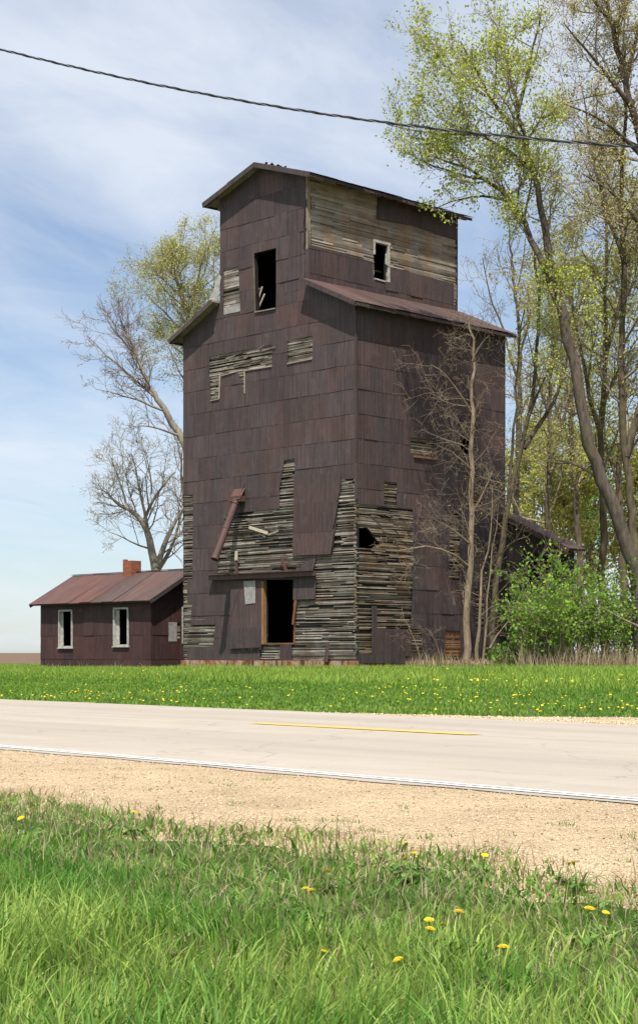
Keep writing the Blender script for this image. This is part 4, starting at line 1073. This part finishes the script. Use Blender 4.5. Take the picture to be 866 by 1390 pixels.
bare(208, [(866, 850), (838, 836), (812, 825), (800, 812)], .03, .008, 'bare grey branchy stem poking from the right edge over the bushes', 49.5, 2.0, (.5, 1.2), (4, 3))

# trees at the right: generic woodland trees, traced trunks
def wood(seed, pts, Yb, r0, r1, label, dens=1.0, leaf=2.6, ln=(1.6, 4.0), mats=('bark_moss', 'twig', 'leaf_olive'), forks=(), start=.3, lv=(7, 6), ls=(.07, .14), up=.08, name='woodland_tree', group='trees behind and beside the elevator'):
    t = Tree(seed); q = sp(n=[1.15*dens, *lv], leaf=leaf, len=ln, up=[0, up, up*.6, .02], lsc=.17, rmin=.008)
    t.limb([W(a, b, Yb) for a, b in pts], r0, r1, q, start=start)
    for f, ra, rb in forks: t.limb([W(a, b, Yb+dz) for a, b, dz in f], ra, rb, q, start=.15)
    t.build(name, label, 'tree', tuple(M[m] for m in mats), ls, group)
wood(301, [(822, 905), (820, 800), (819, 700), (816, 600), (822, 500), (820, 420), (826, 330), (820, 240)], 62, .19, .04, 'upright tree with a thick grey trunk behind the bushes left of the leaning tree', forks=[([(817, 610, 0), (796, 520, 1), (780, 430, 1.5), (765, 350, 2)], .1, .03), ([(822, 480, 0), (845, 400, 0), (858, 330, .5), (862, 250, 1)], .1, .03)])
wood(302, [(868, 905), (862, 800), (860, 700), (850, 625), (842, 540), (846, 440), (848, 360), (842, 260), (850, 150), (848, 60)], 57, .19, .05, 'tall olive budded tree whose trunk stands at the right border', forks=[([(850, 620, 0), (880, 520, 0), (900, 400, 0), (905, 260, 0)], .14, .04), ([(848, 360, 0), (822, 280, -.5), (800, 200, -1), (790, 120, -1)], .09, .02), ([(846, 440, 0), (815, 385, .5), (790, 340, 1)], .07, .02)])
wood(303, [(930, 905), (925, 700), (915, 500), (895, 350), (880, 220), (850, 110), (830, 30), (815, -60)], 56, .3, .05, 'tan budded tall tree whose crown fills the top right corner', 1.4, 8, mats=('bark_grey', 'twig', 'leaf_bud'),
     forks=[([(895, 350, 0), (860, 290, -1), (825, 250, -1.5), (790, 235, -2)], .09, .02), ([(880, 220, 0), (840, 170, -1), (800, 150, -1.5), (765, 140, -2)], .09, .02), ([(862, 150, 0), (820, 95, -.5), (790, 60, -1), (765, 30, -1)], .09, .02),
            ([(850, 110, 0), (870, 30, .5), (880, -50, 1)], .09, .02), ([(830, 30, 0), (790, -20, 0), (760, -60, 0)], .07, .02)], lv=(7, 6), ls=(.045, .085))
wood(304, [(742, 905), (745, 800), (742, 700), (748, 620), (744, 540), (752, 450), (748, 380)], 74, .2, .04, 'slim olive tree seen between the lean-to roof and the leaning tree', 1.1, 3.0, forks=[([(748, 620, 0), (775, 540, 0), (790, 470, 0), (800, 420, 1)], .09, .03), ([(744, 560, 0), (725, 500, 0), (716, 450, 0)], .07, .02)])
wood(305, [(698, 905), (700, 700), (704, 560), (706, 470), (700, 400), (694, 340), (690, 300)], 78, .17, .03, 'nearly bare slender tree rising behind the right roof edge', .9, .35, ln=(1.2, 3.4), lv=(5, 4), forks=[([(705, 480, 0), (725, 420, 0), (738, 360, 0)], .07, .02), ([(704, 520, 0), (682, 440, 0), (664, 400, 0), (655, 350, 0)], .07, .02), ([(700, 400, 0), (712, 350, 0), (716, 310, 0)], .05, .015)])
wood(306, [(790, 905), (788, 760), (780, 650), (772, 560), (782, 470), (775, 400), (783, 330)], 84, .22, .04, 'hazy olive tree in the back row behind the lean-to', 1.3, 4, ls=(.09, .18))
wood(307, [(850, 905), (845, 760), (838, 650), (850, 540), (842, 450), (855, 360), (850, 290)], 86, .24, .04, 'broad olive tree in the back row near the right border', 1.3, 4, ls=(.09, .18), forks=[([(840, 660, 0), (812, 580, 0), (800, 520, 0)], .09, .03)])
wood(308, [(720, 905), (722, 800), (727, 720), (722, 660), (728, 610)], 95, .18, .04, 'low distant tree filling the gap above the lean-to roof', 2.6, 6, ln=(2.0, 4.6), ls=(.12, .24), lv=(6, 5))
wood(309, [(800, 905), (806, 820), (800, 740), (808, 680), (803, 620)], 98, .2, .05, 'low distant tree between the two grey trunks at the right', 2.6, 6, ln=(2.0, 4.6), ls=(.12, .24), mats=('bark_moss', 'twig', 'leaf_dark'))
wood(310, [(868, 905), (872, 820), (866, 740), (870, 660)], 92, .2, .05, 'low distant tree at the right border behind the trunks', 2.6, 6, ln=(2.0, 4.6), ls=(.12, .24))
wood(311, [(765, 905), (762, 830), (768, 770), (763, 710), (766, 650)], 90, .2, .05, 'low distant tree straight behind the end of the lean-to', 2.6, 6, ln=(2.0, 4.6), ls=(.12, .24))
# left trees behind the office
PALE = ('bark_pale', 'twig', 'leaf_yellow')
wood(401, [(214, 905), (214, 800), (212, 774), (205, 740), (200, 716), (190, 702), (168, 686), (151, 680), (147, 668)], 80, .30, .04, 'bare spreading tree behind the office chimney with greenish buds', 1.5, .5, ln=(1.1, 3.0), mats=PALE, start=.45, lv=(7, 6), ls=(.04, .09),
     forks=[([(213, 770, 0), (222, 738, 0), (238, 705, 1), (255, 680, 1)], .17, .06), ([(214, 775, 0), (232, 750, 1), (245, 715, 1.5), (248, 680, 2)], .12, .04), ([(200, 716, 0), (192, 680, -.5), (187, 645, -.5), (178, 615, -1)], .09, .02),
            ([(196, 705, 0), (206, 680, 0), (222, 655, 0), (238, 640, 0)], .09, .03), ([(172, 688, 0), (165, 660, 0), (158, 640, .5), (150, 620, .5)], .06, .015), ([(204, 745, 0), (180, 738, -.5), (160, 725, -1), (148, 722, -1)], .05, .015), ([(206, 670, 0), (205, 640, 0), (196, 612, 0)], .05, .015)])
wood(402, [(285, 905), (283, 760), (272, 660), (249, 598), (227, 560), (207, 533), (199, 520), (186, 482), (174, 456), (160, 425)], 76, .28, .02, 'bare grey tree leaning out left from behind the elevator', 1.5, .0, ln=(.9, 2.5), mats=('bark_pale', 'twig_pale', 'leaf_yellow'), start=.55, lv=(6, 5),
     forks=[([(212, 540, 0), (190, 525, 0), (160, 490, -.5), (133, 478, -.5), (118, 455, -.5)], .07, .015), ([(225, 558, 0), (195, 545, 0), (165, 535, 0), (130, 528, 0)], .07, .012), ([(186, 482, 0), (165, 462, 0), (148, 440, 0), (140, 425, 0)], .05, .012),
            ([(245, 592, 0), (222, 585, -.5), (192, 570, -.5), (175, 580, -1)], .07, .012), ([(199, 520, 0), (190, 490, 0), (175, 470, 0), (158, 450, 0)], .04, .01), ([(174, 456, 0), (176, 430, 0), (170, 410, 0)], .03, .01)])
wood(403, [(300, 905), (298, 760), (290, 620), (276, 520), (262, 460), (250, 415), (240, 380), (232, 345)], 82, .28, .03, 'yellow green leafed tree crown showing left of the elevator tower', 1.6, 6, ln=(1.1, 3.3), mats=('bark_pale', 'twig', 'leaf_yellow'), start=.42, lv=(8, 6), ls=(.05, .095),
     forks=[([(262, 460, 0), (240, 440, 0), (215, 418, -.5), (196, 395, -.5)], .08, .02), ([(250, 415, 0), (228, 400, .5), (208, 372, .5)], .06, .015), ([(255, 430, 0), (268, 385, 0), (275, 350, 0), (280, 325, 0)], .08, .02), ([(270, 490, 0), (240, 480, 1), (222, 450, 1)], .05, .015), ([(285, 590, 0), (262, 540, 0), (240, 500, 0), (228, 470, 0)], .07, .015), ([(285, 600, 0), (292, 500, 0), (292, 420, 0), (290, 350, 0)], .1, .03)])
wood(404, [(262, 905), (255, 780), (250, 700), (246, 640), (240, 590)], 84, .16, .03, 'slender bare tree just left of the elevator wall', 1.1, .25, ln=(1.0, 2.4), mats=PALE, start=.3, lv=(5, 4), ls=(.05, .09))

# ------------------------------------------------------------ shrubs, dry weeds
def shrub(seed, px, Yb, h, wd, label, mat, n=26, leaf=5, ls=(.07, .15)):
    t = Tree(seed); R = t.R; x0 = (px-CX)/F*Yb; z0 = float(gz(x0, Yb))-.05
    q = sp(n=[0, 5, 4], leaf=leaf, up=[0, .12, .06, .0], wig=.16, ang=(20, 60), ratio=(.3, .6), lsc=.09, rmin=.005, leaflv=1)
    t.poly(np.array([(x0, Yb, z0), (x0, Yb, z0+.25)]), np.array([.05, .04]), True)
    for i in range(n):
        a = R.uniform(0, 6.283); rr = R.uniform(0, .35)*wd
        p = np.array([x0+math.cos(a)*rr, Yb+math.sin(a)*rr, z0]); o = R.uniform(.05, .55)
        d = np.array([math.cos(a)*o*wd/h, math.sin(a)*o*wd/h, 1.0]); d /= np.linalg.norm(d)
        L = h*R.uniform(.55, 1.05); t.grow(p, d, L, .02, 1, q)
    return t.build('shrub', label, 'shrub', (M['twig'], M['twig'], M[mat]), ls, 'green shrubs beside the lean-to', 'stem')
shrub(501, 745, 52.6, 3.4, 2.2, 'bright green leafy shrub in front of the lean-to opening', 'leaf_green', 26, 4)
shrub(502, 722, 52.9, 2.1, 1.2, 'low bright green shrub left of the tallest shrub', 'leaf_green', 15, 4)
shrub(503, 790, 53.2, 3.0, 2.8, 'rounded mid green shrub under the thick upright trunk', 'leaf_green', 26, 4)
shrub(504, 835, 53.5, 3.1, 2.6, 'tall yellowish green shrub left of the leaning trunk base', 'leaf_green', 24, 4)
shrub(505, 875, 53.8, 2.6, 2.4, 'darker green shrub at the right border', 'leaf_dark', 22, 4)
shrub(506, 765, 56.5, 2.7, 2.6, 'darker green shrub behind the two brightest shrubs', 'leaf_dark', 20, 4)  # darker leaf green than the shrubs in front
shrub(507, 694, 53.6, .8, 1.2, 'smallest green shrub at the foot of the mossy sapling', 'leaf_dark', 14, 4)

def in_strip(n, f):
    px = rng.uniform(555, 900, n); Yb = f(px)+rng.uniform(-.9, .9, n); return (px-CX)/F*Yb, Yb
X, Y = in_strip(2300, lambda p: np.where(p < 700, 53.6, 51.8))
lx = (X-CL.x)*XA.x+(Y-CL.y)*XA.y
k = lx > .12; X, Y = X[k], Y[k]; px_ = X/Y*F+CX
L = rng.uniform(.15, .9, len(X))*np.where(px_ > 680, 1.15, .75)*(1+.5*fnoise(X*1.4, Y))
tag(blades('dry_weeds', X, Y, L, rng.uniform(.012, .026, len(X)), M['straw'], 3, .55), 'tan dry weed stalks along the foot of the side wall and shrubs', 'dry weeds', kind='stuff')
# flattened straw by the saplings and a few stalks by the office
X, Y = in_strip(2600, lambda p: np.full_like(p, 53.9)); px_ = X/Y*F+CX; k = (px_ < 680) & (((X-CL.x)*XA.x+(Y-CL.y)*XA.y) > .1); X, Y = X[k], Y[k]
tag(blades('straw_litter', X, Y, rng.uniform(.15, .4, len(X)), rng.uniform(.02, .04, len(X)), M['straw'], 3, 2.4, zoff=.10), 'flattened pale straw under the bare saplings', 'dry grass', kind='stuff')
lx = rng.uniform(-OT1, -OT0, 90); ly = np.full(90, OS0-.15); X = CL.x+XA.x*lx+YA.x*ly; Y = CL.y+XA.y*lx+YA.y*ly
tag(blades('dry_stalks', X, Y, rng.uniform(.15, .5, 90), rng.uniform(.012, .02, 90), M['straw'], 3, .7), 'few dry stalks along the office wall', 'dry grass', kind='stuff')

# ------------------------------------------------------------ twisted cable over the road
def cabpts(n):
    K = [(-300, -22, 26.0), (0, 66, 23.5), (215, 115, 22.2), (433, 152, 21.0), (650, 180, 19.8), (866, 200, 18.6), (1150, 214, 17.2)]
    P = np.array([tuple(W(*k)) for k in K]); t = np.array([k[0] for k in K], float)
    out = []
    A = np.polyfit(t, P[:, 0], 3); B = np.polyfit(t, P[:, 1], 3); C = np.polyfit(t, P[:, 2], 3)
    tt = np.linspace(-300, 1150, n); return np.stack([np.polyval(A, tt), np.polyval(B, tt), np.polyval(C, tt)], 1)
CP = cabpts(900); cab = empty('power_cable', tuple(CP[0]))
tag(cab, 'black twisted overhead cable sagging across the sky', 'cable')
T = np.gradient(CP, axis=0); T /= np.linalg.norm(T, axis=1, keepdims=True); A_ = np.cross(T, [0, 0, 1.0]); A_ /= np.linalg.norm(A_, axis=1, keepdims=True); B_ = np.cross(T, A_)
s_ = np.concatenate([[0], np.cumsum(np.linalg.norm(np.diff(CP, axis=0), axis=1))])
for k in range(3):
    ph = s_*2*np.pi/.55+k*2*np.pi/3; off_ = A_*np.cos(ph)[:, None]+B_*np.sin(ph)[:, None]
    r = .0095 if k < 2 else .005
    v, f, _ = tube_arrays(CP+off_*.0095-CP[0], np.full(900, r), 6)
    np_mesh('strand', v, f, np.zeros((len(f), 2)), M['cable'] if k < 2 else M['cable_bare'], cab, True)

# ------------------------------------------------------------ light and sky
SUN = Vector((-.06, -.54, 1.0)).normalized()
el = math.asin(SUN.z); az = math.atan2(SUN.x, SUN.y)
sd = bpy.data.lights.new('sun', 'SUN'); sd.energy = 5.0; sd.angle = math.radians(.53); sd.color = (1, .955, .89)
so = bpy.data.objects.new('sun', sd); COL.objects.link(so); so.rotation_euler = (-SUN).to_track_quat('-Z', 'Y').to_euler()
wd = bpy.data.worlds.new('World'); scene.world = wd; wd.use_nodes = True; nt = wd.node_tree; nt.nodes.clear()
N_ = NT.__new__(NT); N_.t = nt
outw = nt.nodes.new('ShaderNodeOutputWorld'); bg = nt.nodes.new('ShaderNodeBackground'); nt.links.new(bg.outputs[0], outw.inputs[0])
sky = nt.nodes.new('ShaderNodeTexSky'); sky.sky_type = 'NISHITA'; sky.sun_disc = False
sky.sun_elevation = el; sky.sun_rotation = az; sky.air_density = 1.0; sky.dust_density = .6; sky.ozone_density = 1.6; sky.altitude = 200
tc = nt.nodes.new('ShaderNodeTexCoord').outputs['Generated']; x, y, z = N_.xyz(tc)
zz = N_.math('ADD', N_.math('MAXIMUM', z, 0.0), .16)
u = N_.math('DIVIDE', x, zz); v = N_.math('DIVIDE', y, zz)
cv = N_.vec(N_.math('MULTIPLY', u, 1.0), N_.math('MULTIPLY_ADD', v, .9, N_.math('MULTIPLY', u, -.5)), 2.3)
c1 = N_.noise(cv, 1.0, 8, .56, .5); c2 = N_.noise(cv, 4.0, 7, .62, .6)
cf = N_.math('ADD', N_.math('MULTIPLY', c1, .66), N_.math('MULTIPLY', c2, .34))
# more cloud high up and low down, a blue window between
hi = N_.ramp(z, [(0, .06), (.07, .12), (.12, .15), (.17, .02), (.24, .07), (.29, .24), (.36, .22)])
cf = N_.math('ADD', cf, hi)
fac = N_.math('MULTIPLY', N_.ramp(cf, [(.38, .06), (.52, .32), (.64, .62), (.78, 1)]), .84)
cm = N_.mix(fac, N_.mix(1.0, sky.outputs[0], (1.22, 1.32, 1.44), 'MULTIPLY'), (9.2, 9.8, 10.8))
nt.links.new(cm, bg.inputs[0]); bg.inputs[1].default_value = .072

cam = bpy.data.cameras.new('camera'); co = bpy.data.objects.new('camera', cam); COL.objects.link(co); scene.camera = co
co.location = (0, 0, EYE); co.rotation_euler = (math.pi/2, 0, 0)
cam.sensor_fit = 'HORIZONTAL'; cam.sensor_width = 36; cam.lens = 36*F/866; cam.shift_y = (HY-695)/866.0
cam.clip_start = .1; cam.clip_end = 20000
scene.view_settings.view_transform = 'Standard'; scene.view_settings.look = 'None'; scene.view_settings.gamma = 1; scene.view_settings.exposure = .36
